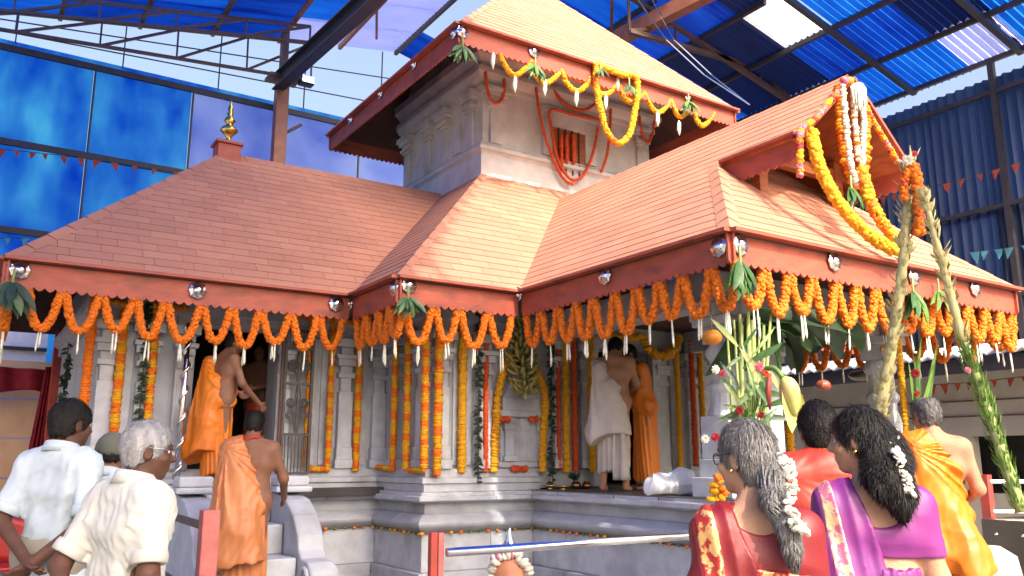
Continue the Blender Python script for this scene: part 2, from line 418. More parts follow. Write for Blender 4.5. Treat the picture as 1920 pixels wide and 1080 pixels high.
# column and girder at the left
sc = thing('steel_column', 'brown steel column carrying the dark girder behind the left wing ridge', 'column', (4.81, 15.5, GZ))
ctop = PY(530, 150, 15.5)
MB().box(ctop.x-.12, ctop.x+.12, 15.4, 15.62, GZ, ctop.z-.02).build('shaft', M['rust'], sc, bevel=.01)
MB().box(ctop.x-.3, ctop.x+.3, 15.3, 15.7, ctop.z-.02, ctop.z+.03).build('cap_plate', M['steel'], sc)
MB().box(ctop.x-.06, ctop.x+.06, 15.4, 15.6, ctop.z+.03, roof_z(ctop.x)-.1).build('stub', M['steel'], sc)
MB().bar((ctop.x+.1, 15.45, 7.9), (ctop.x+.38, 15.35, 8.1), .05, .05).build('bracket', M['steel'], sc)
gd = thing('girder', 'dark diagonal steel girder running forward from the column top', 'beam', tuple(ctop))
ga = PY(520, 165, 15.5) + Vector((0, 0, .1)); ge = PZ(690, 0, ga.z-.12)
dv = ge-ga
e2 = ga+dv*1.7
MB().bar(ga, e2, .03, .30).bar(ga+Vector((0,0,.15)), e2+Vector((0,0,.15)), .22, .025).bar(ga-Vector((0,0,.15)), e2-Vector((0,0,.15)), .22, .025).build('beam', M['steel_dark'], gd)
fl = thing('flood_lamp', 'small floodlight box clamped beside the column top', 'lamp', tuple(PY(575, 152, 15.3)))
p = PY(575, 152, 15.3)
MB().box(p.x-.15, p.x+.13, 15.2, 15.4, p.z-.1, p.z+.08).build('housing', M['counter'], fl, bevel=.02)
MB().box(p.x-.13, p.x+.11, 15.17, 15.2, p.z-.08, p.z+.06).build('lens', M['silver'], fl)
MB().bar((p.x-.15, 15.3, p.z), (ctop.x+.1, 15.5, p.z), .03, .03).build('bracket', M['steel'], fl)
# festoon cables
fc = thing('cable_pair', 'pale twisted cables drooping from the roof beam past the tower eave', 'cable', tuple(PY(1400, 195, 8.7)))
for d in (0, 14):
    MB().tube([PZ(1190+d*2, -10, 9.4), PY(1250+d, 75, 10.2), PY(1320+d, 140, 9.6), PY(1405, 196, 8.7)], .012, 5).build('strand', M['steel_pipe'], fc)

# ------------------------------------------------------------------ the temple
temple = thing('temple', 'grey stone temple with terracotta shingle roofs and a square tower', 'temple', (5.5, 9.5, GZ))
SL = .93; ZE = 3.4
def zc(d): return ZE + SL*d
def sweep(name, path, prof, mt, closed=False, bevel=0):
    """profile (outward offset, z) swept along an open plan polyline with mitred corners"""
    P = [Vector((a, b, 0)) for a, b in path]; n = len(P); V = []; F = []; k = len(prof)
    for i in range(n):
        d0 = (P[i]-P[i-1]).normalized() if i else None
        d1 = (P[i+1]-P[i]).normalized() if i < n-1 else None
        if d0 is None: d0 = d1
        if d1 is None: d1 = d0
        n0 = Vector((d0.y, -d0.x, 0)); n1 = Vector((d1.y, -d1.x, 0))
        mv = (n0+n1); mv = mv/(mv.dot(n0)) if mv.length > .01 else n0
        for off, z in prof: V.append((P[i].x+mv.x*off, P[i].y+mv.y*off, z))
    for i in range(n-1):
        for j in range(k-1):
            F.append((i*k+j, (i+1)*k+j, (i+1)*k+j+1, i*k+j+1))
    F.append(tuple(range(k))); F.append(tuple(range((n-1)*k, n*k))[::-1])
    return mk(name, V, F, mt, temple, bevel=bevel)
def blocks(name, path, prof, mt, L=.85, bevel=0, gap=.0025):
    """the same sweep cut into single dressed stones"""
    P = [Vector((a, b, 0)) for a, b in path]; n = len(P); rb = random.Random(len(prof)*7+int(prof[1][0]*100))
    def mit(i):
        d0 = (P[i]-P[i-1]).normalized() if i else (P[1]-P[0]).normalized(); d1 = (P[i+1]-P[i]).normalized() if i < n-1 else d0
        n0 = Vector((d0.y, -d0.x, 0)); n1 = Vector((d1.y, -d1.x, 0)); mv = n0+n1; return mv/mv.dot(n0)
    k = len(prof)
    for i in range(n-1):
        a, b = P[i], P[i+1]; d = (b-a).normalized(); nm = Vector((d.y, -d.x, 0)); ln = (b-a).length; m_ = max(1, round(ln/L)); cuts = [0]+[(j+rb.uniform(-.15, .15))/m_ for j in range(1, m_)]+[1]
        for j in range(m_):
            V = []
            for e, (t, mv, g) in enumerate(((cuts[j], mit(i) if j == 0 else nm, gap), (cuts[j+1], mit(i+1) if j == m_-1 else nm, -gap))):
                q = a+d*(ln*t+g)
                for off, z in prof: V.append((q.x+mv.x*off, q.y+mv.y*off, z))
            F = [(c, k+c, k+c+1, c+1) for c in range(k-1)]+[tuple(range(k)), tuple(range(k, 2*k))[::-1], (0, k-1, 2*k-1, k)]
            mk(name, V, F, mt, temple, bevel=bevel)
FULL = [(1.12,13.2),(1.12,9.45),(4.3,9.45),(4.3,8.26),(5.7,8.26),(5.7,5.25),(8.4,5.25),(8.4,8.26),(10.1,8.26),(10.1,9.9)]
WALLP = FULL[:5]; WALLQ = FULL[7:]
blocks('plinth_base_stone', FULL, [(-.05,GZ),(.22,GZ),(.22,.34),(.19,.36),(.19,.47),(-.05,.47)], M['stone'], bevel=.008)
blocks('plinth_block', FULL, [(-.05,.472),(.13,.472),(.13,.86),(-.05,.86)], M['stone2'], bevel=.006)
r_ = [(-.05,.862)] + [(.10+.105*math.sin(math.pi*t/8), .862+.19*t/8) for t in range(9)] + [(-.05,1.052)]
o = sweep('plinth_bulge', FULL, r_, M['stone'])
sweep('plinth_recess', FULL, [(-.05,1.054),(.07,1.054),(.07,1.16),(-.05,1.16)], M['stone'])
blocks('plinth_cap_stone', FULL, [(-.05,1.162),(.10,1.162),(.20,1.19),(.20,1.235),(.15,1.24),(.15,1.278),(-.05,1.278)], M['stone2'], bevel=.006)
for WP in (WALLP, WALLQ):
    sweep('wall_base', WP, [(-.05,1.28),(.10,1.28),(.10,1.36),(.13,1.37),(.13,1.42),(.07,1.44),(.07,1.52),(-.05,1.52)], M['stone2'], bevel=.005)
    sweep('wall_head', WP, [(-.05,3.02),(.05,3.02),(.05,3.12),(.12,3.16),(.12,3.26),(.03,3.28),(.03,3.42),(-.05,3.42)], M['stone'], bevel=.005)
MB().box(5.55, 8.55, 5.1, 8.3, 1.20, 1.284).build('porch_floor', M['floor'], temple)
# walls (0.3 m thick, door openings left free)
wl = MB()
wl.box(1.12, 2.05, 9.45, 9.75, 1.5, 3.9); wl.box(2.95, 4.6, 9.45, 9.75, 1.5, 3.9); wl.box(2.05, 2.95, 9.45, 9.75, 3.06, 3.9)
wl.build('wing_wall', M['stone'], temple)
MB().box(1.12, 1.42, 9.752, 13.2, 1.5, 3.75).build('wing_end_wall', M['stone'], temple)
MB().box(4.3, 4.6, 8.26, 9.448, 1.5, 3.8).build('core_side_wall', M['stone'], temple)
wl = MB(); wl.box(4.602, 6.6, 8.26, 8.56, 1.3, 3.9); wl.box(7.5, 10.1, 8.26, 8.56, 1.3, 3.9); wl.box(6.6, 7.5, 8.26, 8.56, 3.0, 3.9)
wl.build('core_wall', M['stone'], temple)
# dark rooms behind the doors
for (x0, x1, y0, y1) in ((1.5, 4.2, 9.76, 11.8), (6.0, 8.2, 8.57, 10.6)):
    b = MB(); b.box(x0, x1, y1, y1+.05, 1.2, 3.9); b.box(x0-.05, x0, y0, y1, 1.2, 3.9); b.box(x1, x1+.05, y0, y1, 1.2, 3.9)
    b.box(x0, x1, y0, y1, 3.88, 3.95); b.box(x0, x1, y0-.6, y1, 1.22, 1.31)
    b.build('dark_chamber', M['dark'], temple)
# pilasters
def pilaster(x, y, z0=1.52, z1=3.02, wdt=.17, d=.08, ax='x'):
    b = MB()
    def bb(hw, dd, za, zb):
        if ax == 'x': b.box(x-hw, x+hw, y-dd, y+.02, za, zb)
        else: b.box(x-dd, x+.02, y-hw, y+hw, za, zb)
    h = wdt/2
    bb(h+.03, d+.03, z0, z0+.10); bb(h+.012, d+.015, z0+.10, z0+.24); bb(h, d, z0+.24, z1-.62)
    bb(h-.02, d-.012, z1-.62, z1-.46); bb(h+.015, d+.015, z1-.46, z1-.40); bb(h-.01, d-.005, z1-.40, z1-.32)
    bb(h+.03, d+.03, z1-.32, z1-.24); bb(h+.055, d+.055, z1-.24, z1-.19); bb(h-.01, d, z1-.19, z1-.1); bb(h+.07, d+.06, z1-.1, z1)
    return b.build('pilaster', M['stone2'], temple, bevel=.006)
for x in (1.21, 1.58, 3.78, 4.21): pilaster(x, 9.45)
for x in (1.95, 3.04): pilaster(x, 9.45, wdt=.13, d=.11)
for y in (8.36, 9.0): pilaster(4.3, y, ax='y')
for x in (4.42, 4.98, 6.02, 6.42): pilaster(x, 8.26)
for x in (7.68, 8.2): pilaster(x, 8.26, z0=1.3)
MB().box(1.86, 2.049, 9.35, 9.5, 1.5, 3.06).box(2.951, 3.02, 9.35, 9.5, 1.5, 3.06).box(1.86, 3.02, 9.35, 9.5, 3.062, 3.2).build('door_frame', M['stone2'], temple, bevel=.008)
for xa, xb in ((6.5, 6.6), (7.5, 7.62)): MB().box(xa, xb, 8.17, 8.3, 1.3, 3.0).build('door_jamb', M['stone2'], temple, bevel=.008)
# vertical panel seams of the dressed stone
for (x, w2, yf, z0) in ((1.4, .06, 9.425, 1.56), (3.38, .06, 9.425, 1.56), (3.55, .06, 9.425, 1.56), (4.0, .06, 9.425, 1.56), (4.7, .12, 8.235, 1.56), (7.94, .08, 8.235, 1.4)):
    MB().box(x-w2, x+w2, yf, yf+.035, z0, 3.0).build('stone_panel', M['stone2'], temple, bevel=.006)
# niche with a pediment on the core front
nb = MB(); y = 8.26
nb.box(5.16, 5.9, y-.05, y+.02, 1.53, 1.60); nb.box(5.2, 5.86, y-.03, y+.02, 1.60, 2.1)
for xa in (5.22, 5.68): nb.box(xa, xa+.16, y-.09, y+.02, 1.60, 1.66); nb.box(xa+.02, xa+.14, y-.075, y+.02, 1.66, 1.95); nb.box(xa, xa+.16, y-.09, y+.02, 1.95, 2.02); nb.box(xa+.01, xa+.15, y-.08, y+.02, 2.02, 2.10)
nb.box(5.46, 5.6, y-.045, y+.02, 1.6, 2.1)
nb.box(5.14, 5.92, y-.11, y+.02, 2.10, 2.17); nb.box(5.2, 5.86, y-.08, y+.02, 2.17, 2.32)
nb.poly_prism([(5.22, y-.06, 2.32), (5.84, y-.06, 2.32), (5.68, y-.06, 2.6), (5.53, y-.06, 2.74), (5.38, y-.06, 2.6)], (0, .08, 0))
nb.build('niche', M['stone2'], temple, bevel=.006)
# porch pillars
def pillar(x, y, wd=.34):
    b = MB(); h = wd/2
    b.box(x-h-.07, x+h+.07, y-h-.07, y+h+.07, 1.286, 1.46); b.box(x-h-.02, x+h+.02, y-h-.02, y+h+.02, 1.46, 1.62)
    b.box(x-h, x+h, y-h, y+h, 1.62, 2.0)
    b.lathe((x, y, 2.0), [(h*1.02, 0), (h*.96, .05), (h*.82, .12), (h*.82, .2), (h*1.0, .24), (h*1.0, .28), (h*.8, .32), (h*.78, .5), (h*1.02, .56), (h*.98, .6), (h*.75, .66)], 16)
    b.box(x-h*.8, x+h*.8, y-h*.8, y+h*.8, 2.66, 2.82); b.box(x-h-.03, x+h+.03, y-h-.03, y+h+.03, 2.82, 2.9)
    b.box(x-h-.16, x+h+.16, y-h*.6, y+h*.6, 2.9, 3.02); b.box(x-h*.6, x+h*.6, y-h-.16, y-h*.6-.001, 2.9, 3.02); b.box(x-h*.6, x+h*.6, y+h*.6+.001, y+h+.16, 2.9, 3.02)
    return b.build('pillar', M['stone2'], temple, bevel=.008)
for x, y in ((5.86, 5.42), (8.24, 5.42)): pillar(x, y)
for x, y in ((8.24, 7.6),): pillar(x, y, .28)
MB().box(5.6, 8.5, 5.28, 5.56, 3.022, 3.32).box(5.72, 6.0, 5.562, 8.2, 3.022, 3.32).box(8.1, 8.38, 5.562, 8.2, 3.022, 3.32).build('architrave', M['stone'], temple, bevel=.01)
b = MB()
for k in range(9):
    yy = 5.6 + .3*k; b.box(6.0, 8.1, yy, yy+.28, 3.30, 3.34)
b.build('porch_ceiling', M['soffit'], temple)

# stairs of the wing door with scrolled balustrades
st = MB()
for k in range(4):
    zt = .47 + .27*k; ya = 7.35 + .42*k
    MB().box(2.06, 2.72, ya, 9.24, zt-.27 if k else GZ, zt).build('step', M['stone2'], temple, bevel=.012)
MB().box(1.7, 3.25, 6.98, 7.345, GZ, .30).build('step', M['stone2'], temple, bevel=.015)
MB().box(2.06, 2.95, 9.0, 9.44, 1.30, 1.325).build('threshold', M['stone'], temple)
def balustrade(x0, x1):
    prof = [(9.22, .3), (9.22, 1.30), (8.55, 1.30), (8.2, 1.24), (7.95, 1.1), (7.80, .93), (7.76, .8), (7.68, .74), (7.52, .72), (7.42, .63), (7.42, .52), (7.50, .44), (7.6, .42), (7.66, .36), (7.62, .3)]
    b = MB(); b.poly_prism([(x0, a, c) for a, c in prof], (x1-x0, 0, 0))
    b.box(x0-.04, x1+.04, 7.36, 9.22, GZ, .298)
    o = b.build('balustrade', M['stone'], temple, bevel=.02)
    b = MB(); b.box(x0-.06, x1+.06, 8.3, 8.62, 1.302, 1.36); b.box(x0-.03, x1+.03, 8.33, 8.6, 1.36, 1.46)
    b.build('balustrade_block', M['stone2'], temple, bevel=.02)
    b = MB()
    ring = [(x0-.012, 7.56+.09*math.cos(t), .58+.09*math.sin(t)) for t in np.linspace(.4, 6.5, 18)]
    b.tube(ring, .022, 6); ring = [(x1+.012, a, c) for _, a, c in ring]; b.tube(ring, .022, 6)
    b.build('scroll', M['stone'], temple, smooth=True)
balustrade(2.73, 2.98); balustrade(1.80, 2.05)

# iron grille leaf beside the door
gr = MB(); gx0, gx1, gy, gz0, gz1 = 3.0, 3.31, 9.24, 1.47, 3.05
for x in (gx0, gx1): gr.bar((x, gy, gz0), (x, gy, gz1), .03, .03)
for z in (gz0, gz0+.42, gz0+.98, gz1-.2, gz1): gr.bar((gx0, gy, z), (gx1, gy, z), .028, .028)
gr.bar(((gx0+gx1)/2, gy, gz0+.42), ((gx0+gx1)/2, gy, gz1), .02, .02)
for k in range(1, 8): gr.bar((gx0+(gx1-gx0)*k/8, gy, gz0), (gx0+(gx1-gx0)*k/8, gy, gz0+.42), .011, .011)
for k in range(1, 8): gr.bar((gx0+(gx1-gx0)*k/8, gy, gz1-.2), (gx0+(gx1-gx0)*k/8, gy, gz1), .011, .011)
gate = gr.build('grille_gate', M['iron'], temple)
for zb, flip in ((gz0+.44, 1), (gz1-.22, -1), (gz0+.96, -1), (gz0+1.0, 1)):
    for sx in (-1, 1):
        xm = (gx0+gx1)/2; pts = []
        for t in np.linspace(0, 1, 26):
            a = t*4.4*math.pi; rad = .058*(1-t*.8)
            pts.append((xm+sx*(.075 + rad*math.cos(a)*-1 + .0), gy, zb+flip*(.19+rad*math.sin(a))))
        pts = [(xm+sx*.015, gy, zb), (xm+sx*.03, gy, zb+flip*.12)] + pts
        MB().tube(pts, .0085, 5).build('scroll', M['iron'], gate)
spz = MB()
for x in (gx0, ):
    spz.tube([(x-.05, gy-.05, gz0), (x-.05, gy-.05, gz1)], .02, 8)
spz.build('hinge_post', M['steel'], temple)

# ------------------------------------------------------------------ tower
TX0, TX1, TY0, TY1 = 5.92, 9.15, 9.88, 12.5
MB().box(TX0, TX1, TY0, TY1, 5.2, 8.0).build('tower_wall', M['tower_stone'], temple, bevel=.01)
TP = [(TX0, TY1), (TX0, TY0), (TX1, TY0), (TX1, TY1)]
sweep('tower_plinth', TP, [(-.02,5.3),(.05,5.3),(.05,5.92),(.03,5.95),(.06,5.98),(.10,6.0),(.10,6.05),(.05,6.07),(.08,6.10),(.03,6.13),(-.02,6.13)], M['tower_stone'], bevel=.006)
sweep('tower_cornice', TP, [(-.02,6.98),(.05,6.98),(.05,7.05),(.11,7.08),(.16,7.16),(.16,7.24),(.10,7.26),(.10,7.34),(.2,7.42),(.2,7.56),(-.02,7.56)], M['tower_stone'], bevel=.006)
def tpil(x, y, ax):
    b = MB(); h = .1
    def bb(hw, dd, za, zb):
        if ax == 'x': b.box(x-hw, x+hw, y-dd, y+.02, za, zb)
        else: b.box(x-dd, x+.02, y-hw, y+hw, za, zb)
    bb(h, .05, 6.13, 6.62); bb(h-.02, .04, 6.62, 6.68); bb(h+.02, .07, 6.68, 6.73); bb(h+.05, .10, 6.73, 6.78); bb(h+.02, .07, 6.78, 6.84); bb(h+.07, .12, 6.84, 6.9); bb(h+.11, .15, 6.9, 6.98)
    return b.build('tower_pilaster', M['tower_stone'], temple, bevel=.008)
for y in (10.2, 11.0, 11.55, 12.3): tpil(TX0, y, 'y')
for x in (6.13, 8.95): tpil(x, TY0, 'x')
MB().box(TX0-.03, TX0+.01, 10.5, 10.75, 6.16, 6.62).build('tower_panel', M['tower_stone'], temple, bevel=.01)
# window
wa, wb_, wc, wd = 7.12, 7.76, 5.9, 6.62
b = MB(); b.box(wa-.16, wa, TY0-.066, TY0+.02, 6.135, 6.84).box(wb_, wb_+.2, TY0-.066, TY0+.02, 6.135, 6.84).box(wa, wb_, TY0-.064, TY0+.02, wd, 6.84).box(wa-.2, wb_+.24, TY0-.09, TY0+.02, 6.842, 6.9)
win = b.build('window', M['tower_stone'], temple, bevel=.008)
MB().box(wa, wb_, TY0-.045, TY0-.004, 6.12, wd).build('shutter', M['gable_wood'], win)
b = MB()
for k in range(1, 5): b.bar((wa+(wb_-wa)*k/5, TY0-.06, wc), (wa+(wb_-wa)*k/5, TY0-.06, wd), .02, .02)
b.build('window_bar', M['soffit'], win)

# ------------------------------------------------------------------ roofs
SH = []      # every shingle: (priority, verts, tone)
def clip_poly(poly, clip):
    out = poly
    for i in range(len(clip)):
        a = clip[i]; b = clip[(i+1) % len(clip)]; inp = out; out = []
        if not inp: return []
        def side(p): return (b[0]-a[0])*(p[1]-a[1]) - (b[1]-a[1])*(p[0]-a[0])
        for j in range(len(inp)):
            p = inp[j]; q = inp[(j+1) % len(inp)]; sp = side(p); sq = side(q)
            if sp >= -1e-9: out.append(p)
            if (sp > 1e-9 and sq < -1e-9) or (sp < -1e-9 and sq > 1e-9):
                t = sp/(sp-sq); out.append((p[0]+(q[0]-p[0])*t, p[1]+(q[1]-p[1])*t))
    return out
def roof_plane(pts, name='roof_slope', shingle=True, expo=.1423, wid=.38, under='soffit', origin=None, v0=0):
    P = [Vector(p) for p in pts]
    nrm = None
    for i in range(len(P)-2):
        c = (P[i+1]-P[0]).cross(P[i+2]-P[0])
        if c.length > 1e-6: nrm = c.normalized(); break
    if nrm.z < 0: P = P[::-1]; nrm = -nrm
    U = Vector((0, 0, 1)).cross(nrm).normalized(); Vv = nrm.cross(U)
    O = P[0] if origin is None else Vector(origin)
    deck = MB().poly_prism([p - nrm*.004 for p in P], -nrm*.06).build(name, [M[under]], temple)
    if not shingle: return deck
    c2 = [((p-O).dot(U), (p-O).dot(Vv)) for p in P]
    ar = sum(c2[i][0]*c2[(i+1) % len(c2)][1]-c2[(i+1) % len(c2)][0]*c2[i][1] for i in range(len(c2)))
    if ar < 0: c2 = c2[::-1]
    u0 = min(c[0] for c in c2); u1 = max(c[0] for c in c2); va = min(c[1] for c in c2); vb = max(c[1] for c in c2)
    r = random.Random(int(abs(u0)*991+abs(vb)*377+len(SH)))
    j = math.floor((va+1e-6)/expo)
    while j*expo < vb:
        off = (.5 if j % 2 else 0)*wid + r.uniform(-.05, .05)
        k = math.floor((u0-off)/wid)-1
        while off+k*wid < u1:
            x0 = off+k*wid+.002; x1 = off+(k+1)*wid-.002
            q = clip_poly([(x0, j*expo+.004), (x1, j*expo+.004), (x1, (j+1)*expo-.001), (x0, (j+1)*expo-.001)], c2)
            k += 1
            if len(q) < 3: continue
            A = abs(sum(q[i][0]*q[(i+1) % len(q)][1]-q[(i+1) % len(q)][0]*q[i][1] for i in range(len(q))))/2
            if A < .0006: continue
            lift = r.uniform(.003, .005); top = []; bot = []
            for (a, b) in q:
                h = lift*(1-(b-j*expo)/expo) + .002
                top.append(O+U*a+Vv*b+nrm*h); bot.append(O+U*a+Vv*b-nrm*.003)
            n = len(q)
            fs = [tuple(range(n))] + [(i, i+n, (i+1) % n+n, (i+1) % n) for i in range(n)]
            c = sum(top, Vector())/n; d = c-EYE; see = max(0, -nrm.dot(d.normalized()))
            px = EYE + FW; t = d.dot(FW)
            inside = t > 0 and abs(d.dot(RT)/t) < .62 and abs(d.dot(UP)/t) < .35
            SH.append((A*see/d.length_squared if inside else 0, deck, top+bot, fs, r.random()))
        j += 1
    return deck
def Z(x, y, d): return (x, y, zc(d))
roof_plane([Z(.19,8.65,0), Z(3.5,8.65,0), Z(5.9,11.05,2.4), Z(2.59,11.05,2.4)])
roof_plane([Z(.19,13.45,0), Z(.19,8.65,0), Z(2.59,11.05,2.4)], shingle=False)
roof_plane([Z(5.9,13.45,0), Z(.19,13.45,0), Z(2.59,11.05,2.4), Z(5.9,11.05,2.4)], shingle=False)
roof_plane([Z(3.5,8.65,0), Z(3.5,7.46,0), Z(5.9,9.86,2.4), Z(5.9,11.05,2.4)])
roof_plane([Z(3.5,7.46,0), Z(4.95,7.46,0), Z(7.05,9.56,2.1), Z(7.05,9.88,2.42), Z(5.92,9.88,2.42)])
roof_plane([Z(9.35,7.46,0), Z(10.9,7.46,0), Z(8.48,9.88,2.42), Z(7.05,9.88,2.42), Z(7.05,9.56,2.1)])
roof_plane([Z(4.95,7.46,0), Z(4.95,4.45,0), Z(6.2,5.7,1.25), Z(6.2,8.71,1.25)])
roof_plane([Z(6.2,8.71,1.25), Z(6.2,4.7,1.25), Z(7.05,4.7,2.1), Z(7.05,9.56,2.1)], under='gable_wood', origin=Z(4.95,7.46,0))
roof_plane([Z(7.05,9.56,2.1), Z(7.05,4.7,2.1), Z(7.9,4.7,1.25), Z(7.9,8.71,1.25)], under='gable_wood', shingle=False)
roof_plane([Z(4.95,4.45,0), Z(9.35,4.45,0), Z(7.58,6.02,1.57), Z(6.52,6.02,1.57)])
roof_plane([Z(9.35,4.45,0), Z(9.35,7.46,0), Z(7.9,8.71,1.25), Z(7.9,5.7,1.25)], shingle=False)
TZ = 7.05; AP = (7.3, 10.83, 9.65)
tc = [(4.78,8.56,TZ), (9.83,8.56,TZ), (9.83,13.1,TZ), (4.78,13.1,TZ)]
roof_plane([tc[0], tc[1], AP], expo=.135, wid=.36)
roof_plane([tc[3], tc[0], AP], expo=.135, wid=.36)
roof_plane([tc[1], tc[2], AP], shingle=False); roof_plane([tc[2], tc[3], AP], shingle=False)
# the 300 largest in view are single pieces, the rest one part
SH.sort(key=lambda s: -s[0])
def tone_attr(me, vals):
    at = me.attributes.new('tone', 'FLOAT', 'FACE'); at.data.foreach_set('value', np.asarray(vals, dtype=np.float32))
for pr, deck, vs, fs, tn in SH[:300]:
    o = mk('shingle', vs, fs, M['shingle'], deck); tone_attr(o.data, [tn]*len(fs))
V = []; F = []; T = []
for pr, deck, vs, fs, tn in SH[300:]:
    b = len(V); V += vs; F += [tuple(i+b for i in f) for f in fs]; T += [tn]*len(fs)
o = mk('shingles', [tuple(v) for v in V], F, M['shingle'], temple); tone_attr(o.data, T); tag(o, kind='stuff')
# hip, ridge and valley caps
def cap_strip(a, b, n1, n2, wdt=.10, name='hip_cap'):
    a = Vector(a); b = Vector(b); d = (b-a).normalized(); n1 = Vector(n1).normalized(); n2 = Vector(n2).normalized()
    nm = (n1+n2).normalized()
    s1 = d.cross(n1); s2 = d.cross(n2)
    if s1.dot(n2) > 0: s1 = -s1
    if s2.dot(n1) > 0: s2 = -s2
    k = int((b-a).length/.3)+1; mb = MB(); tn = []
    for i in range(k):
        p = a.lerp(b, i/k)+d*.0; q = a.lerp(b, (i+1)/k)-d*.006
        l1 = nm*.022; l0 = nm*.016
        mb.add([p+s1*wdt+n1*.009, p+l1, p+s2*wdt+n2*.009, q+s1*wdt+n1*.007, q+l0, q+s2*wdt+n2*.007], [(0,1,4,3),(1,2,5,4)])
        v = random.random(); tn += [v, v]
    o = mb.build(name, M['shingle'], temple); tone_attr(o.data, tn); return o
nf = (0, -SL, 1); nl = (-SL, 0, 1); nr = (SL, 0, 1); nbk = (0, SL, 1)
cap_strip(Z(.19,8.65,0), Z(2.59,11.05,2.4), nf, nl)
cap_strip(Z(3.5,7.46,0), Z(5.9,9.86,2.4), nf, nl, .06)
cap_strip(Z(4.95,4.45,0), Z(6.2,5.7,1.25), nf, nl)
cap_strip(Z(9.35,4.45,0), Z(7.9,5.7,1.25), nf, nr)
cap_strip(Z(2.59,11.05,2.4), Z(5.9,11.05,2.4), nf, nbk, .06, 'ridge_cap')
cap_strip(Z(7.05,4.7,2.1), Z(7.05,9.56,2.1), nl, nr, .06, 'ridge_cap')
tnf = (0, -2.6, 2.27); tnl = (-2.6, 0, 2.52); tnr = (2.6, 0, 2.52)
cap_strip(tc[0], AP, tnf, tnl, .06); cap_strip(tc[1], AP, tnf, tnr, .06)
# scalloped fascia boards
def fascia(a, b, out, h=.27, top=-.01, inset=.03, pitch=.085, mt='fascia'):
    a = Vector(a); b = Vector(b); out = Vector(out).normalized(); d = b-a; L = d.length; d.normalize()
    n = max(2, int(L/pitch)); pts = [a+Vector((0,0,top)), b+Vector((0,0,top))]
    bot = []
    for i in range(n):
        for t, s in ((0, 0), (.18, .55), (.5, 1), (.82, .55)):
            bot.append(a+d*(L*(i+t)/n)+Vector((0, 0, top-h+.035-.035*s)))
    bot.append(b+Vector((0, 0, top-h+.035)))
    mb = MB(); off = -out*inset; m = len(bot)
    base = len(mb.v); th = -out*.022
    up = [a+d*((q-a).dot(d))+Vector((0,0,top)) for q in bot]
    V = [p+off for p in up]+[p+off for p in bot]+[p+off+th for p in up]+[p+off+th for p in bot]
    F = []
    for i in range(m-1):
        F += [(i, m+i, m+i+1, i+1), (2*m+i, 2*m+i+1, 3*m+i+1, 3*m+i), (m+i, 3*m+i, 3*m+i+1, m+i+1)]
    F += [(0, 2*m, 3*m, m), (m-1, 2*m-1, 4*m-1, 3*m-1)]
    mb.add(V, F); o = mb.build('fascia_board', M[mt], temple)
    MB().bar(a+out*.02+Vector((0,0,top+.005)), b+out*.02+Vector((0,0,top+.005)), .09, .028).build('drip_edge', M[mt], temple)
    return o
E4 = [(.19,8.65),(3.5,8.65),(3.5,7.46),(4.95,7.46),(4.95,4.45),(9.35,4.45),(9.35,7.46),(10.9,7.46)]
outs = [(0,-1,0),(-1,0,0),(0,-1,0),(-1,0,0),(0,-1,0),(1,0,0),(0,-1,0)]
for (p, q, ou) in zip(E4, E4[1:], outs): fascia((*p, ZE), (*q, ZE), ou)
fascia((.19,13.45,ZE), (.19,8.65,ZE), (-1,0,0))
for (p, q, ou) in ((tc[0], tc[1], (0,-1,0)), (tc[3], tc[0], (-1,0,0)), (tc[1], tc[2], (1,0,0)), (tc[2], tc[3], (0,1,0))): fascia(p, q, ou, h=.27)
# gable: side boards, barge boards, back wall of planks, two stub posts
gz = zc(1.25)
fascia((6.2,5.62,gz), (6.2,4.7,gz), (-1,0,0), h=.24); fascia((7.9,4.7,gz), (7.9,5.62,gz), (1,0,0), h=.24)
for s in (-1, 1):
    MB().bar((7.05+s*.87, 4.69, gz-.06), (7.05, 4.69, zc(2.1)-.045), .03, .12, hint=(0, 1, 0)).build('barge_board', M['fascia'], temple)
b = MB()
for k in range(7):
    xa = 6.42+.18*k; xm = xa+.09; zt = zc(2.1-abs(xm-7.05))-.12
    b.box(xa, xa+.176, 5.96, 6.0, 4.6, max(4.75, zt))
b.build('gable_wall', M['gable_wood'], temple)
for x in (6.42, 7.62): MB().box(x-.06, x+.06, 5.3, 5.42, zc(5.3-4.45)-.02, zc(2.1-abs(x-7.05))-.07).build('gable_post', M['gable_wood'], temple)
MB().box(6.3, 7.8, 5.312, 5.40, zc(1.25)-.02, zc(1.25)+.1).build('gable_beam', M['gable_wood'], temple)
# finial on its little pedestal
fp = Vector((2.62, 11.05, zc(2.4)))
MB().box(fp.x-.14, fp.x+.16, fp.y-.14, fp.y+.14, fp.z-.2, fp.z+.10).box(fp.x-.17, fp.x+.19, fp.y-.17, fp.y+.17, fp.z+.10, fp.z+.14).build('finial_pedestal', M['fascia'], temple, bevel=.01)
k = [(.075,0),(.08,.02),(.04,.05),(.035,.1),(.09,.16),(.13,.2),(.13,.22),(.1,.26),(.04,.29),(.06,.32),(.085,.36),(.06,.41),(.03,.44),(.05,.47),(.03,.52),(.045,.55),(.02,.62),(.002,.72)]
MB().lathe((fp.x+.02, fp.y, fp.z+.14), [(a*.88, b*.92) for a, b in k], 20).build('finial', M['brass'], temple, smooth=True)
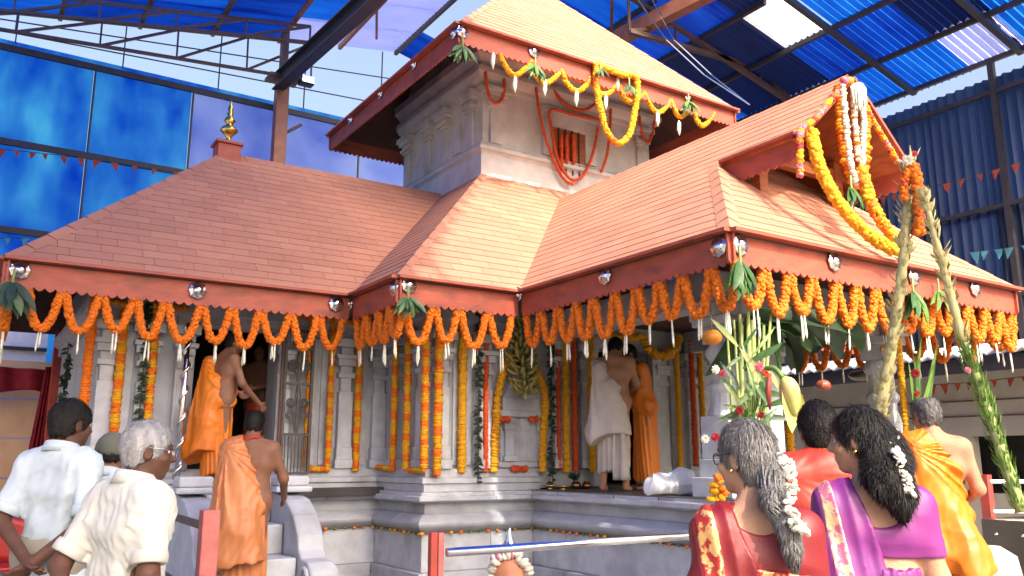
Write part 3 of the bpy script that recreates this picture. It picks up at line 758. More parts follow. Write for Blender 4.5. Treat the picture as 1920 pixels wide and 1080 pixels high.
# silver lotus rosettes on the boards
def rosette(p, out):
    out = Vector(out); d, a, c = frame_of(out); b = MB(); p = Vector(p)
    b.lathe(p, [(.03, .0), (.088, .012), (.080, .026), (.052, .020), (.046, .036), (.024, .052), (.004, .056)], 32, axis=out, wob=lambda i, j: 1+.07*math.cos(j*math.pi/2) if i in (1, 2) else 1)
    return b.build('rosette', M['silver'], temple, smooth=True)
for u, v in ((37,507),(370,545),(630,570)): rosette(PY(u, v, 8.675), (0,-1,0))
for u, v in ((657,570),(741,540)): rosette(PXX(u, v, 3.525), (-1,0,0))
for u, v in ((766,535),): rosette(PY(u, v, 7.485), (0,-1,0))
for u, v in ((972,553),(1136,518),(1350,463)): rosette(PXX(u, v, 4.975), (-1,0,0))
for u, v in ((1386,460),(1562,491),(1711,519),(1826,541)): rosette(PY(u, v, 4.475), (0,-1,0))
for u, v in ((866,60),(1000,97),(1290,182)): rosette(PY(u, v, 8.585), (0,-1,0))
for u, v in ((852,62),(777,121),(714,176),(658,224)): rosette(PXX(u, v, 4.805), (-1,0,0))
# ------------------------------------------------------------------ flowers, garlands and offerings
def ico():
    t = (1+5**.5)/2
    v = np.array([(-1,t,0),(1,t,0),(-1,-t,0),(1,-t,0),(0,-1,t),(0,1,t),(0,-1,-t),(0,1,-t),(t,0,-1),(t,0,1),(-t,0,-1),(-t,0,1)], float)
    v /= np.linalg.norm(v[0])
    f = [(0,11,5),(0,5,1),(0,1,7),(0,7,10),(0,10,11),(1,5,9),(5,11,4),(11,10,2),(10,7,6),(7,1,8),(3,9,4),(3,4,2),(3,2,6),(3,6,8),(3,8,9),(4,9,5),(2,4,11),(6,2,10),(8,6,7),(9,8,1)]
    v = v.tolist(); cache = {}; nf = []
    def mid(a, b):
        k = (min(a, b), max(a, b))
        if k not in cache:
            p = np.array(v[a])+np.array(v[b]); p /= np.linalg.norm(p); v.append(p.tolist()); cache[k] = len(v)-1
        return cache[k]
    for a, b, c in f:
        x, y, z = mid(a, b), mid(b, c), mid(c, a); nf += [(a, x, z), (b, y, x), (c, z, y), (x, y, z)]
    return np.array(v), np.array(nf)
IV, IF = ico()
FLW = []
for k in range(6):
    rad = 1+np.random.uniform(-.20, .14, len(IV)); FLW.append(IV*rad[:, None])
def flowers(items):
    """items: (centre, axis, radius, flatten, material slot) -> V, F, mi of joined crinkled flower heads"""
    V = []; F = []; MI = []; n = len(IV)
    for q, (c, ax, r, fl, mi) in enumerate(items):
        d, a, b = frame_of(ax); t = random.uniform(0, 6.28)
        a2 = a*math.cos(t)+b*math.sin(t); b2 = b*math.cos(t)-a*math.sin(t)
        R3 = np.array([list(a2*r), list(b2*r), list(d*r*fl)])
        V.append(FLW[q % 6] @ R3 + np.array(c)); F.append(IF+q*n); MI += [mi]*len(IF)
    return np.concatenate(V), np.concatenate(F), MI
def rope_items(pts, r, step=None, fl=.62, slot=lambda t: 0, jit=.12):
    pts = resample([Vector(p) for p in pts], step or r*.78); n = len(pts); out = []
    for i, p in enumerate(pts):
        t = (pts[min(i+1, n-1)]-pts[max(i-1, 0)])
        if t.length < 1e-6: t = Vector((0, 0, 1))
        j = Vector((random.uniform(-1, 1), random.uniform(-1, 1), random.uniform(-1, 1)))*r*jit
        out.append((p+j, t.normalized()+j*2, r*random.uniform(.88, 1.1), fl, slot(i/max(1, n-1))))
    return out
def fluffy_items(pts, r, slot=lambda t: 0, nper=4):
    pts = resample([Vector(p) for p in pts], r*.52); n = len(pts); out = []; ph = random.uniform(0, 6)
    for i, p in enumerate(pts):
        t = pts[min(i+1, n-1)]-pts[max(i-1, 0)]
        if t.length < 1e-6: t = Vector((0, 0, 1))
        d, a, b = frame_of(t); ph += .9
        for k in range(nper):
            q = ph+6.283*k/nper+random.uniform(-.3, .3); o = (a*math.cos(q)+b*math.sin(q)); rr_ = r*random.uniform(.46, .62)
            out.append((p+o*r*random.uniform(.42, .62)+d*random.uniform(-.2, .2)*r, (o+d*random.uniform(-.6, .6)).normalized(), rr_, random.uniform(.6, .85), slot(i/max(1, n-1))))
    return out
def fluffy(name, pts, r, mats, parent=None, **k):
    V, F, MI = flowers(fluffy_items(pts, r, **k)); return mk(name, V, F, mats, parent, smooth=True, mi=MI, loc=None if parent else pts[0])
def rope(name, pts, r, mats, parent=None, **k):
    V, F, MI = flowers(rope_items(pts, r, **k)); return mk(name, V, F, mats, parent, smooth=True, mi=MI, loc=None if parent else pts[0])
def sag(a, b, h, n=16):
    a = Vector(a); b = Vector(b)
    return [a.lerp(b, i/n) - Vector((0, 0, h*(1-abs(2*i/n-1)**2.3))) for i in range(n+1)]
def tassel(p, L, parent, n=2, r=.010):
    b = MB(); p = Vector(p)
    for k in range(n):
        q = p + Vector((random.uniform(-.022, .022), random.uniform(-.022, .022), 0)); l = L*random.uniform(.8, 1.08)
        e = q+Vector((random.uniform(-.012, .012), random.uniform(-.012, .012), -l))
        b.tube([q, q.lerp(e, .3), q.lerp(e, .8), e], [r*.5, r*.8, r*1.15, r*.45], 6)
    return b.build('tassel', M['tuberose'], parent, smooth=True)
def eave_garland(a, b, n, label, h=.37, drop=.27, out=(0, -1, 0), t0=0., t1=1.):
    a = Vector(a); b = Vector(b); out = Vector(out); a0 = a.lerp(b, t0); b0 = a.lerp(b, t1)
    off = -out*.075 + Vector((0, 0, -drop+.03))
    t = thing('marigold_garland', label, 'garland', tuple(a0+off), 'orange marigold garlands looped under the lower eaves')
    jj = 0
    for i in range(n):
        p = a0.lerp(b0, (i+.03+(i > 0)*jj)/n)+off; jj = random.uniform(-.07, .07)*(i < n-1); q = a0.lerp(b0, (i+.97+jj)/n)+off
        w_ = (b0-a0).length/n*.12; dd = (b0-a0).normalized()*w_
        hh = h*random.uniform(.86, 1.10); pts = sag(p+dd*.25, q-dd*.25, hh)
        fluffy('swag', pts, .046, [M['orange_fl']], t)
        low = min(pts, key=lambda v: v.z); tassel(low-Vector((0, 0, .02)), random.uniform(.17, .25), t, random.choice([1, 2, 2, 3]))
    return t
zf = ZE
eave_garland((.19,8.65,zf), (3.5,8.65,zf), 10, 'orange marigold loops with white tassels under the left wing front eave', t0=.06, t1=.99)
eave_garland((.19,10.1,zf), (.19,8.65,zf), 5, 'orange marigold loops under the short left end eave of the wing', out=(-1, 0, 0), t1=.93)
eave_garland((3.5,8.65,zf), (3.5,7.46,zf), 4, 'closely bunched marigold loops on the recessed eave left of the middle corner leaves', out=(-1, 0, 0))
eave_garland((3.5,7.46,zf), (4.95,7.46,zf), 4, 'orange marigold loops on the short middle eave right of the small leaf bunch', t0=.07, t1=.98)
eave_garland((4.95,7.46,zf), (4.95,4.45,zf), 10, 'orange marigold loops along the shaded left eave of the porch', out=(-1, 0, 0))
eave_garland((4.95,4.45,zf), (9.35,4.45,zf), 14, 'bright sunlit marigold loops along the porch front eave', t0=.035, t1=1)
eave_garland((9.33,4.5,zf), (9.33,7.4,zf), 9, 'darker marigold loops seen under the porch on its far right eave', out=(1, 0, 0), h=.42)

# garland strips hanging flat on the walls
SEG = lambda k, ph=0: (lambda t: 1 if (math.sin(t*k+ph) > .25) else 0)
def strip(p0, p1, label, mats, r=.05, slot=lambda t: 0, group='flower strips on the temple walls', nm='flower_strip'):
    t = rope_items([p0, p1], r, step=r*.52, fl=.5, slot=slot, jit=.06)
    V, F, MI = flowers(t); o = mk(nm, V, F, mats, None, smooth=True, mi=MI, loc=p1)
    return tag(o, label, 'garland', group)
def vstrip(u, v0, v1, y=None, x=None, **k):
    f = (lambda uu, vv: PY(uu, vv, y)) if y else (lambda uu, vv: PXX(uu, vv, x))
    a = f(u, v0); b = f(u, v1); a2 = Vector((b.x, b.y, a.z)); m_ = (a2+b)/2
    q = f(u, (v0+v1)/2); dx = Vector((q.x-m_.x, q.y-m_.y, 0))
    return strip(a2+dx, b+dx, **k)
YO = [M['yellow_fl'], M['orange_fl'], M['red_fl']]
vstrip(222, 575, 862, y=9.33, label='yellow and orange strip left of the dark leaf string on the left wing', mats=YO, slot=SEG(40))
vstrip(285, 575, 800, y=9.33, label='yellow and orange strip right of the dark leaf string on the left wing', mats=YO, slot=SEG(44, 2))
strip(PY(196, 838, 9.33), PY(236, 842, 9.33), 'short level yellow strip behind the grey cap at the wing corner', YO, slot=SEG(9))
vstrip(165, 560, 800, x=1.02, label='orange strip at the far left end wall of the wing', mats=[M['orange_fl']])
vstrip(578, 590, 878, y=9.30, label='thin yellow strip just right of the iron grille', mats=YO, r=.028, slot=SEG(50))
vstrip(620, 590, 880, y=9.33, label='yellow and orange strip between the grille and the carved pilaster', mats=YO, r=.042, slot=SEG(60, 1))
strip(PY(580, 879, 9.32), PY(617, 880, 9.32), 'short level strip joining the two strips beside the grille', YO, r=.035, slot=SEG(8, 2))
vstrip(672, 590, 882, y=9.33, label='yellow and orange strip right of the carved wing pilaster', mats=YO, r=.046, slot=SEG(58, 2))
for (ua, ub, vv, lb) in ((205, 250, 566, 'level strip under the wing eave above the first pilaster'), (290, 352, 573, 'level strip under the wing eave left of the door'), (560, 690, 592, 'level strip under the wing eave above the grille')):
    strip(PY(ua, vv, 9.27), PY(ub, vv+(ub-ua)*.11, 9.27), lb, YO, r=.035, slot=SEG(18))
vstrip(740, 600, 878, x=4.17, label='strip in the dim recess, left one of the three on the core side wall', mats=YO, r=.042, slot=SEG(40))
vstrip(764, 600, 882, x=4.17, label='strip in the dim recess, middle one of the three on the core side wall', mats=YO, r=.046, slot=SEG(48, 1))
vstrip(797, 600, 878, x=4.17, label='strip in the dim recess, right one of the three on the core side wall', mats=YO, r=.046, slot=SEG(52, 2))
strip(PXX(708, 876, 4.17), PXX(737, 879, 4.17), 'short level strip at the foot of the left recess strip', YO, r=.03, slot=SEG(7))
strip(PXX(766, 882, 4.17), PXX(795, 881, 4.17), 'short level strip between the feet of two recess strips', YO, r=.03, slot=SEG(7))
vstrip(822, 600, 892, y=8.10, label='bright yellow and orange strip down the corner pilaster of the core', mats=YO, r=.052, slot=SEG(44, 1))
vstrip(867, 590, 884, y=8.17, label='plain ochre strip between the corner strip and a leaf string', mats=YO, r=.052)
vstrip(911, 600, 884, y=8.17, label='thin red orange strip right of the leaf string on the core front', mats=[M['red_fl']], r=.034)
vstrip(1047, 600, 880, y=8.17, label='thin red strip right of the second leaf string by the niche', mats=[M['red_fl']], r=.03)
vstrip(1061, 600, 884, y=8.12, label='plain yellow strip right of the niche behind the pots', mats=YO, r=.046)
vstrip(1077, 610, 884, y=8.12, label='red orange strip beside the yellow one above the brass pots', mats=[M['red_fl']], r=.04)
vstrip(1109, 620, 884, y=8.1, label='plain yellow strip at the left jamb of the porch door', mats=YO, r=.05)
vstrip(1272, 640, 884, y=8.12, label='plain yellow strip right of the porch door', mats=YO, r=.042)
vstrip(1300, 640, 874, y=8.1, label='orange strip at the inner right end of the porch wall', mats=YO, r=.04, slot=lambda t: 2)
vstrip(1316, 640, 874, y=8.1, label='yellow strip beside the orange one at the inner right end of the porch wall', mats=YO, r=.045)
vstrip(1692, 600, 850, y=5.0, label='bright yellow string hanging right of the thick leaning stalk', mats=YO, r=.036, slot=lambda t: 0)
vstrip(1480, 720, 872, y=6.4, label='yellow string behind the pale banana blossom', mats=YO, r=.05)
# arch of flowers round the niche
n_ = 'flower_strip'
o = rope(n_, bez([PY(972, 655, 8.12), PY(948, 690, 8.12), PY(934, 740, 8.12), PY(930, 800, 8.14), PY(926, 884, 8.14)], 10), .05, YO, fl=.5, step=.028); tag(o, 'yellow strip bent as the left half of the arch over the niche', 'garland', 'flower strips on the temple walls')
o = rope(n_, bez([PY(985, 655, 8.12), PY(1004, 690, 8.12), PY(1022, 740, 8.12), PY(1020, 790, 8.14), PY(1016, 884, 8.14)], 10), .05, YO, fl=.5, step=.028); tag(o, 'yellow strip bent as the right half of the arch over the niche', 'garland', 'flower strips on the temple walls')
for (ua, ub, vv, lb) in ((938, 956, 786, 'small red flower patch on the left niche column'), (994, 1008, 786, 'small red flower patch on the right niche column'), (960, 987, 879, 'small orange flower patch at the foot of the niche')):
    o = rope(n_, [PY(ua, vv, 8.14), PY(ub, vv, 8.14)], .04, [M['red_fl']], fl=.5); tag(o, lb, 'garland', 'flower strips on the temple walls')
# door swags in the porch
o = rope('door_garland', bez([PY(1208, 632, 8.02), PY(1215, 655, 8.02), PY(1240, 668, 8.02), PY(1265, 655, 8.02), PY(1274, 630, 8.02)], 10), .062, YO, fl=.55, jit=.2, slot=lambda t: 0); tag(o, 'thick ochre half ring of flowers over the right part of the porch door', 'garland')
o = rope('door_garland', bez([PY(1120, 612, 8.02), PY(1150, 632, 8.02), PY(1180, 634, 8.02), PY(1204, 628, 8.02)], 8), .055, YO, fl=.55, slot=lambda t: 0); tag(o, 'low ochre swag above the bowed priest in the porch', 'garland')
# strings of dark leaves
def leaf_string(p0, p1, label, n=150):
    b = MB(); p0 = Vector(p0); p1 = Vector(p1)
    b.tube([p0, p1], .006, 5)
    for k in range(n):
        p = p0.lerp(p1, random.random()); a = random.uniform(0, 6.28)
        b.leaf(p, (math.cos(a), math.sin(a)*.5-.2, random.uniform(-.9, .4)), random.uniform(.05, .085), random.uniform(.03, .045), (0, -1, .4), n=2)
    return tag(b.build('leaf_string', M['leaf_dark'], None, loc=p1), label, 'garland', 'strings of dark green leaves')
def lstr(u, v0, v1, y, label, n=150):
    b = PY(u, v1, y); a = PY(u, v0, y); leaf_string((b.x, b.y, a.z), b, label, n)
lstr(254, 560, 860, 9.3, 'dark leaf string between two flower strips on the left wing')
lstr(896, 580, 906, 8.12, 'dark leaf string on the core front left of the niche')
lstr(1036, 600, 906, 8.12, 'dark leaf string right of the niche beside a red strip')
lstr(112, 640, 800, 10.5, 'dark leaf string in the gap left of the wing corner', 80)
# strings of small flower dots round the plinth bulge
def dots(pts, label):
    P = resample(pts, .115); t = thing('flower_line', label, 'garland', tuple(P[0]), 'dotted flower lines along the plinth')
    MB().tube([P[0], P[-1]], .006, 5).build('cord', M['steel'], t)
    for i, p in enumerate(P):
        V, F, MI = flowers([(p, (0, 0, 1), .022*random.uniform(.8, 1.2), .8, 0)]); mk('flower', V, F, random.choice([M['yellow_fl'], M['orange_fl'], M['leaf_light']]), t, smooth=True)
z_ = .862
dots([Vector((2.99, 9.29, z_)), Vector((4.14, 9.29, z_))], 'dotted flower line on the wing plinth right of the stairs')
dots([Vector((4.14, 9.28, z_)), Vector((4.14, 8.10, z_))], 'dotted flower line on the plinth in the dim recess')
dots([Vector((4.16, 8.10, z_)), Vector((5.54, 8.10, z_))], 'dotted flower line on the core plinth behind the silver rail')
dots([Vector((5.54, 8.08, z_)), Vector((5.54, 5.2, z_))], 'dotted flower line on the porch plinth behind the silver rail')

# leaf bunches tied under the rosettes
def leaf_bunch(p, L, n, label, mts=('leaf', 'leaf_light'), out=(0, -1, 0), droop=1.0):
    t = thing('leaf_bunch', label, 'leaves', tuple(p), 'green leaf bunches tied at the eaves'); p = Vector(p); out = Vector(out)
    side = out.cross(Vector((0, 0, 1)))
    MB().tube([p+Vector((0, 0, .12)), p+Vector((0, 0, .04)), p-Vector((0, 0, .03))], .012, 6).build('stalk', M['stem'], t)
    for k in range(n):
        a = (k+.5)/n*2-1; a += random.uniform(-.12, .12)
        d = side*(a*1.0) + Vector((0, 0, -droop*random.uniform(.7, 1.15))) + out*random.uniform(.0, .7)
        b = MB(); l = L*random.uniform(.75, 1.1); b.leaf(p+side*a*.02, d, l, l*.26, out+Vector((0, 0, .5)), curl=random.uniform(.0, .3))
        b.build('leaf', M[mts[0] if random.random() < .72 else mts[1]], t, smooth=True)
    return t
leaf_bunch(PY(868, 86, 8.5), .27, 12, 'green leaf bunch hanging at the near corner of the tower eave')
leaf_bunch(PY(1004, 122, 8.5), .27, 13, 'green leaf bunch under the second rosette of the tower eave')
leaf_bunch(PY(1126, 128, 8.45), .2, 8, 'small leaf bunch tucked behind the long yellow loop on the tower')
leaf_bunch(PY(1180, 160, 8.45), .2, 9, 'small leaf bunch right of the cream spathe on the tower eave')
leaf_bunch(PY(1291, 190, 8.5), .24, 11, 'green leaf bunch at the far right rosette of the tower eave')
leaf_bunch(PY(24, 528, 8.6), .33, 14, 'dark leaf bunch hanging at the far left corner of the wing eave', ('leaf_dark', 'leaf'))
leaf_bunch(PY(765, 558, 7.38), .22, 13, 'leaf bunch tied at the middle corner of the lower eave')
leaf_bunch(PY(1388, 490, 4.36), .30, 16, 'large leaf bunch hanging at the near porch corner', droop=1.5)
leaf_bunch(PY(1712, 545, 4.4), .33, 15, 'broad bright leaf bunch right of the thick leaning stalk', ('leaf', 'leaf_light'), droop=1.3)
leaf_bunch(PY(1760, 545, 4.42), .24, 5, 'few yellow green leaves near the porch front eave end', ('leaf_light', 'leaf_light'))

# tower garlands
YW = [M['yellow_fl'], M['orange_fl']]
tg = thing('tower_garland', 'yellow marigold loops strung along the tower front eave', 'garland', tuple(PY(1000, 120, 8.62)))
for q in ([(937,103),(950,128),(966,141),(983,131),(997,114)], [(1003,140),(1018,155),(1036,150),(1052,132)], [(1052,132),(1064,158),(1082,171),(1097,162),(1106,147)],
          [(1112,150),(1122,172),(1136,177),(1148,168),(1155,150)], [(1160,160),(1172,186),(1190,190),(1207,175)], [(1208,175),(1222,202),(1235,211),(1247,203),(1256,187)],
          [(1258,189),(1268,212),(1277,219),(1288,210)], [(1300,206),(1308,228),(1318,236),(1330,226),(1338,211)]):
    fluffy('swag', bez([PY(u, v, 8.62) for u, v in q], 8), .043, YW, tg)
rope('top_string', [PY(u, v, 8.63) for u, v in ((930,100),(1060,143),(1200,186),(1340,212))], .022, [M['orange_fl']], tg)
for (u, v) in ((925, 98), (966, 142), (1022, 150), (1081, 170), (1136, 177), (1158, 142), (1233, 209), (1273, 226)):
    p = PY(u, v, 8.58); MB().tube([p, p-Vector((0,0,.05)), p-Vector((.01,0,.15)), p-Vector((0,0,.24))], [.008, .028, .03, .004], 8).build('spathe', M['tuberose'], tg, smooth=True)
o = fluffy('long_garland', bez([PY(u, v, 8.5) for u, v in ((1117,122),(1119,165),(1127,210),(1140,250),(1161,269),(1181,250),(1190,210),(1196,170),(1191,145),(1165,140),(1135,128),(1117,122))], 8), .050, YW, slot=lambda t: 1 if .33 < t < .37 or .05 < t < .1 else 0)
tag(o, 'long yellow marigold loop hanging in front of the tower window', 'garland')
RO = [M['red_fl']]
for q, lb in (([(910,135),(914,170),(922,188),(933,193),(942,183),(946,165),(945,148)], 'red orange loop on the left corner bracket of the tower'),
              ([(1197,205),(1201,240),(1209,260),(1216,267),(1223,250),(1227,225),(1226,208)], 'red orange loop on the right corner bracket of the tower'),
              ([(1005,165),(1012,215),(1025,265),(1044,312),(1060,338),(1076,346)], 'long red orange string sweeping down left of the tower window'),
              ([(1145,205),(1143,250),(1138,290),(1128,322)], 'red orange string hanging right of the tower window'),
              ([(1037,168),(1050,186),(1067,200),(1088,207),(1105,203),(1118,192)], 'shallow red orange swag above the tower window'),
              ([(1123,224),(1080,216),(1033,206),(1034,240),(1043,290),(1055,318),(1072,337),(1090,332),(1105,308),(1115,275),(1122,236)], 'red orange string framing the tower window')):
    o = rope('red_garland', bez([PY(u, v, 9.74) for u, v in q], 8), .025, RO, fl=.7); tag(o, lb, 'garland', 'thin red orange garlands on the tower wall')
for k, u in enumerate((1052, 1062, 1075)):
    p = PY(u, 255, 9.78); o = rope('red_garland', [p, p-Vector((0, 0, .45+.1*(k == 0)))], .035, RO, fl=.6); tag(o, ('leftmost', 'middle', 'rightmost')[k]+' of three short strings inside the tower window', 'garland', 'thin red orange garlands on the tower wall')

# gable garlands
MX = [M['yellow_fl'], M['orange_fl'], M['pink_fl'], M['deep_red_fl']]
mixs = lambda t: [0, 0, 1, 2, 0, 2, 1, 3][int(t*29) % 8]
o = fluffy('rake_garland', bez([PY(u, v, 4.62) for u, v in ((1592,152),(1560,185),(1530,222),(1502,245),(1500,280),(1500,330))], 8), .036, MX, slot=mixs); tag(o, 'yellow and pink garland down the left edge of the gable', 'garland')
o = fluffy('rake_garland', bez([PY(u, v, 4.62) for u, v in ((1618,190),(1636,225),(1660,265),(1684,306))], 8), .034, MX, slot=mixs); tag(o, 'yellow and purple garland down the right edge of the gable', 'garland')
YB = [M['yellow_fl'], M['orange_fl']]
lp = [(1522,250,4.6),(1533,300,4.55),(1552,345,4.5),(1580,390,4.44),(1612,425,4.38),(1648,453,4.34),(1684,470,4.32),(1674,443,4.36),(1652,415,4.4),(1634,380,4.46),(1622,345,4.52),(1616,315,4.58)]
o = fluffy('thick_garland', bez([PY(*q) for q in lp], 8), .064, YB, nper=5, slot=lambda t: 1 if t > .72 and random.random() < .6 else 0); tag(o, 'very thick yellow marigold loop hanging from the gable to the eave', 'garland')
WO = [M['white_fl'], M['orange_fl'], M['yellow_fl']]
for du, lb, sl_ in ((0, 'white garland loop hanging from the gable peak', lambda t: 0), (-9, 'orange garland loop behind the white one at the gable peak', lambda t: random.choice([1, 1, 2]))):
    y = 4.58 if du == 0 else 4.63
    lp = [(1580+du,162),(1584+du,210),(1590+du,270),(1598+du*.7,320),(1608,347),(1615-du*.5,325),(1618-du*.6,270),(1619-du*.6,220),(1617,180)]
    o = rope('peak_garland', bez([PY(u, v, y) for u, v in lp], 8), .034 if du == 0 else .05, WO, slot=sl_, jit=.2); tag(o, lb, 'garland')
o = rope('peak_garland', bez([PY(u, v, 4.57) for u, v in ((1598,170),(1602,220),(1606,260),(1608,300))], 8), .03, WO, slot=lambda t: random.choice([0, 0, 1]), jit=.2); tag(o, 'single white and orange string in the middle of the gable loops', 'garland')
pm = thing('flower_pompom', 'creamy white flower mop hanging at the gable peak', 'flowers', tuple(PY(1610, 160, 4.5)))
b = MB(); c = PY(1608, 158, 4.52)
for k in range(170):
    a = random.uniform(0, 6.28); s = random.uniform(.0, .085)
    e = c+Vector((math.cos(a)*s, math.sin(a)*s*.7, -random.uniform(.12, .27)))
    b.tube([c+Vector((math.cos(a)*s*.5, math.sin(a)*s*.5, 0)), c.lerp(e, .4)+Vector((math.cos(a)*s*.6, math.sin(a)*s*.4, .02)), e], [.006, .009, .004], 4)
b.build('petal_strands', M['tuberose'], pm)
o = rope('peak_flowers', [PY(1580, 152, 4.56), PY(1596, 150, 4.56)], .04, MX, slot=lambda t: 0 if t > .5 else 2, jit=.3); tag(o, 'small pink and yellow flower cluster at the gable apex', 'flowers')
leaf_bunch(PY(1596, 352, 4.55), .26, 10, 'green sprig at the bottom of the white gable loops')

# ------------------------------------------------------------------ offerings on the core front and porch
bn = thing('banana_bunch', 'large hanging bunch of greenish yellow bananas in front of the niche', 'bananas', tuple(PY(978, 600, 7.95)))
pt = PY(974, 600, 7.9); pb = PY(986, 748, 7.9)
MB().tube([pt, pt.lerp(pb, .5), pb], [.03, .03, .02], 8).build('stalk', M['stem'], bn)
fb = MB(); arc = [Vector((0.0, 0, 0)), Vector((.045, 0, .012)), Vector((.085, 0, .045)), Vector((.105, 0, .09)), Vector((.108, 0, .115))]
fb.tube(arc, [.011, .019, .021, .016, .005], 6)
fmesh = None
for r_ in range(12):
    for k in range(10):
        a = 2*math.pi*(k+.5*(r_ % 2))/10+random.uniform(-.15, .15); t = (r_+.4)/12.4
        c = pt.lerp(pb, t); s = (1.08-.4*abs(t-.5)**1.3*1.8)*random.uniform(.9, 1.1)
        if fmesh is None:
            o = fb.build('fruit', M['banana'], bn, smooth=True, local=True); fmesh = o.data
        else:
            o = bpy.data.objects.new('fruit', fmesh); COL.objects.link(o); o.parent = bn
        o.matrix_local = Matrix.Translation(c-ORG[bn.name]+Vector((math.cos(a), math.sin(a), 0))*.035) @ Matrix.Rotation(a, 4, 'Z') @ Matrix.Rotation(random.uniform(-.1, .75), 4, 'Y') @ Matrix.Rotation(random.uniform(-.6, .6), 4, 'X') @ Matrix.Scale(s, 4)
def pot(p, r, label, mt='bronze'):
    o = MB().lathe(p, [(r*.55, 0), (r*.9, r*.3), (r, r*.7), (r*.85, r*1.15), (r*.5, r*1.4), (r*.48, r*1.5), (r*.7, r*1.65), (r*.66, r*1.66), (r*.42, r*1.45)], 20).build('pot', M[mt], None, smooth=True, loc=p); return tag(o, label, 'pot', 'small metal pots on the porch floor')
pz = PZ(1080, 917, 1.287); pot(pz, .06, 'small bronze pot with green leaves on the porch edge, left of the pair')
b = MB()
for k in range(22): a = random.uniform(0, 6.28); b.leaf(pz+Vector((0, 0, .09)), (math.cos(a), math.sin(a), random.uniform(.6, 2)), .13, .03, (0, -1, .3), n=3)
tag(b.build('pot_plant', M['leaf_dark'], None, loc=pz+Vector((0, 0, .1))), 'tuft of green leaves standing in the bronze pot', 'leaves')
pot(PZ(1100, 917, 1.287), .055, 'small bronze pot without leaves, right of the pair')
for (u, v, lb) in ((1032, 918, 'flat brass lamp dish below the leaf string'), (1056, 919, 'flat brass lamp dish left of the bronze pots')):
    p = PZ(u, v, 1.287); o = MB().lathe(p, [(.03, 0), (.04, .01), (.02, .02), (.09, .035), (.1, .05), (.085, .048), (.02, .035)], 18).build('lamp_dish', M['brass'], None, smooth=True, loc=p); tag(o, lb, 'dish', 'brass dishes on the porch edge')
# coconut and its neighbours hanging under the porch eave
def hang_ball(u, v, y, r, mt, label, zs=.8):
    p = PY(u, v, y); t = thing('hanging_gourd', label, 'gourd', tuple(p))
    n = 14; MB().lathe(p-Vector((0, 0, r*zs)), [(r*math.sin(math.pi*(i+.15)/(n+.3)), r*zs*(1-math.cos(math.pi*(i+.15)/(n+.3)))) for i in range(n+1)], 24, wob=lambda i, j: 1+.035*math.cos(j*math.pi/2)).build('fruit', M[mt], t, smooth=True)
    MB().tube([p+Vector((0, 0, r*zs)), p+Vector((0, 0, .45))], .005, 5).build('cord', M['steel'], t)
M['gourd'] = mat('orange_gourd', (.62,.24,.02), (.50,.17,.015), 8, .45, .1, 30)
M['gourd_red'] = mat('brown_gourd', (.26,.05,.02), (.20,.04,.02), 8, .5, .1, 30)
hang_ball(1335, 633, 4.85, .082, 'gourd', 'round orange gourd hanging under the porch eave left of the corner pillar')
hang_ball(1544, 723, 7.6, .105, 'gourd_red', 'brown red gourd hanging deep inside the porch')
hang_ball(1614, 704, 6.4, .15, 'counter', 'dark wide round pan hanging inside the porch', .45)
hang_ball(1655+6, 655, 4.95, .06, 'gourd', 'small orange gourd half hidden by the thick leaning stalk')

# banana plant and blossom at the porch corner
bp_ = thing('banana_plant', 'banana plant with pale stems and broad dark leaves tied at the porch corner pillar', 'plant', tuple(PZ(1405, 1100, GZ)))
base = PD(1405, 862, 6.75)
for k, (u0, v0, u1, v1, r) in enumerate(((1398,862,1376,600,.022),(1412,862,1424,595,.02),(1421,860,1440,620,.018),(1388,858,1392,610,.02),(1392,860,1388,590,.035),(1404,860,1402,585,.04),(1417,862,1412,600,.045),(1428,860,1432,610,.03),(1410,862,1446,580,.025),(1384,850,1362,600,.02))):
    a = PD(u0, v0, 6.75); c = PD(u1, v1, 6.95); a2 = Vector((a.x, a.y, 1.29))
    MB().tube([a2, a2.lerp(c, .5)+Vector((.015*(k % 3-1), 0, 0)), c], [r*.85, r*.7, r*.4], 8).build('stem', M['stem'], bp_, smooth=True)
for k, (u0, v0, u1, v1, W) in enumerate(((1400,600,1490,625,.30),(1405,610,1560,650,.30),(1400,600,1425,690,.26),(1430,600,1590,620,.28),(1390,600,1372,700,.22),(1440,600,1530,690,.26),(1410,590,1480,700,.24))):
    a = PD(u0, v0, 7.2); c = PD(u1, v1, 7.2+.25*(k % 3)); d = c-a
    b = MB(); b.leaf(a, d+Vector((0, 0, d.length*.25)), d.length*1.15, W, (0, -.8, .7), curl=.35, n=9); b.build('leaf', M['leaf_dark' if k % 2 else 'leaf'], bp_, smooth=True)
bb = MB()
for k in range(60):
    p = PD(random.uniform(1385, 1432), random.uniform(760, 870), 6.45); bb.leaf(p, (random.uniform(-.5, .5), -.3, random.uniform(.5, 1)), .16, .016, (0, -1, 0), n=2)
bb.build('fern_tuft', M['leaf_light'], bp_)
for k in range(46):
    u0 = random.uniform(1378, 1442); v0 = random.uniform(640, 850); p = PD(u0, v0, random.uniform(6.35, 6.7)); b = MB()
    b.leaf(p, RT*random.uniform(-.7, .7)+Vector((0, 0, random.uniform(-1.2, .9)))-FW*.2, random.uniform(.16, .34), random.uniform(.025, .06), -FW+Vector((0, 0, .4)), curl=random.uniform(0, .5), n=5)
    b.build('leaf', M[random.choice(['leaf_light', 'leaf', 'leaf', 'stem', 'leaf_dark'])], bp_, smooth=True)
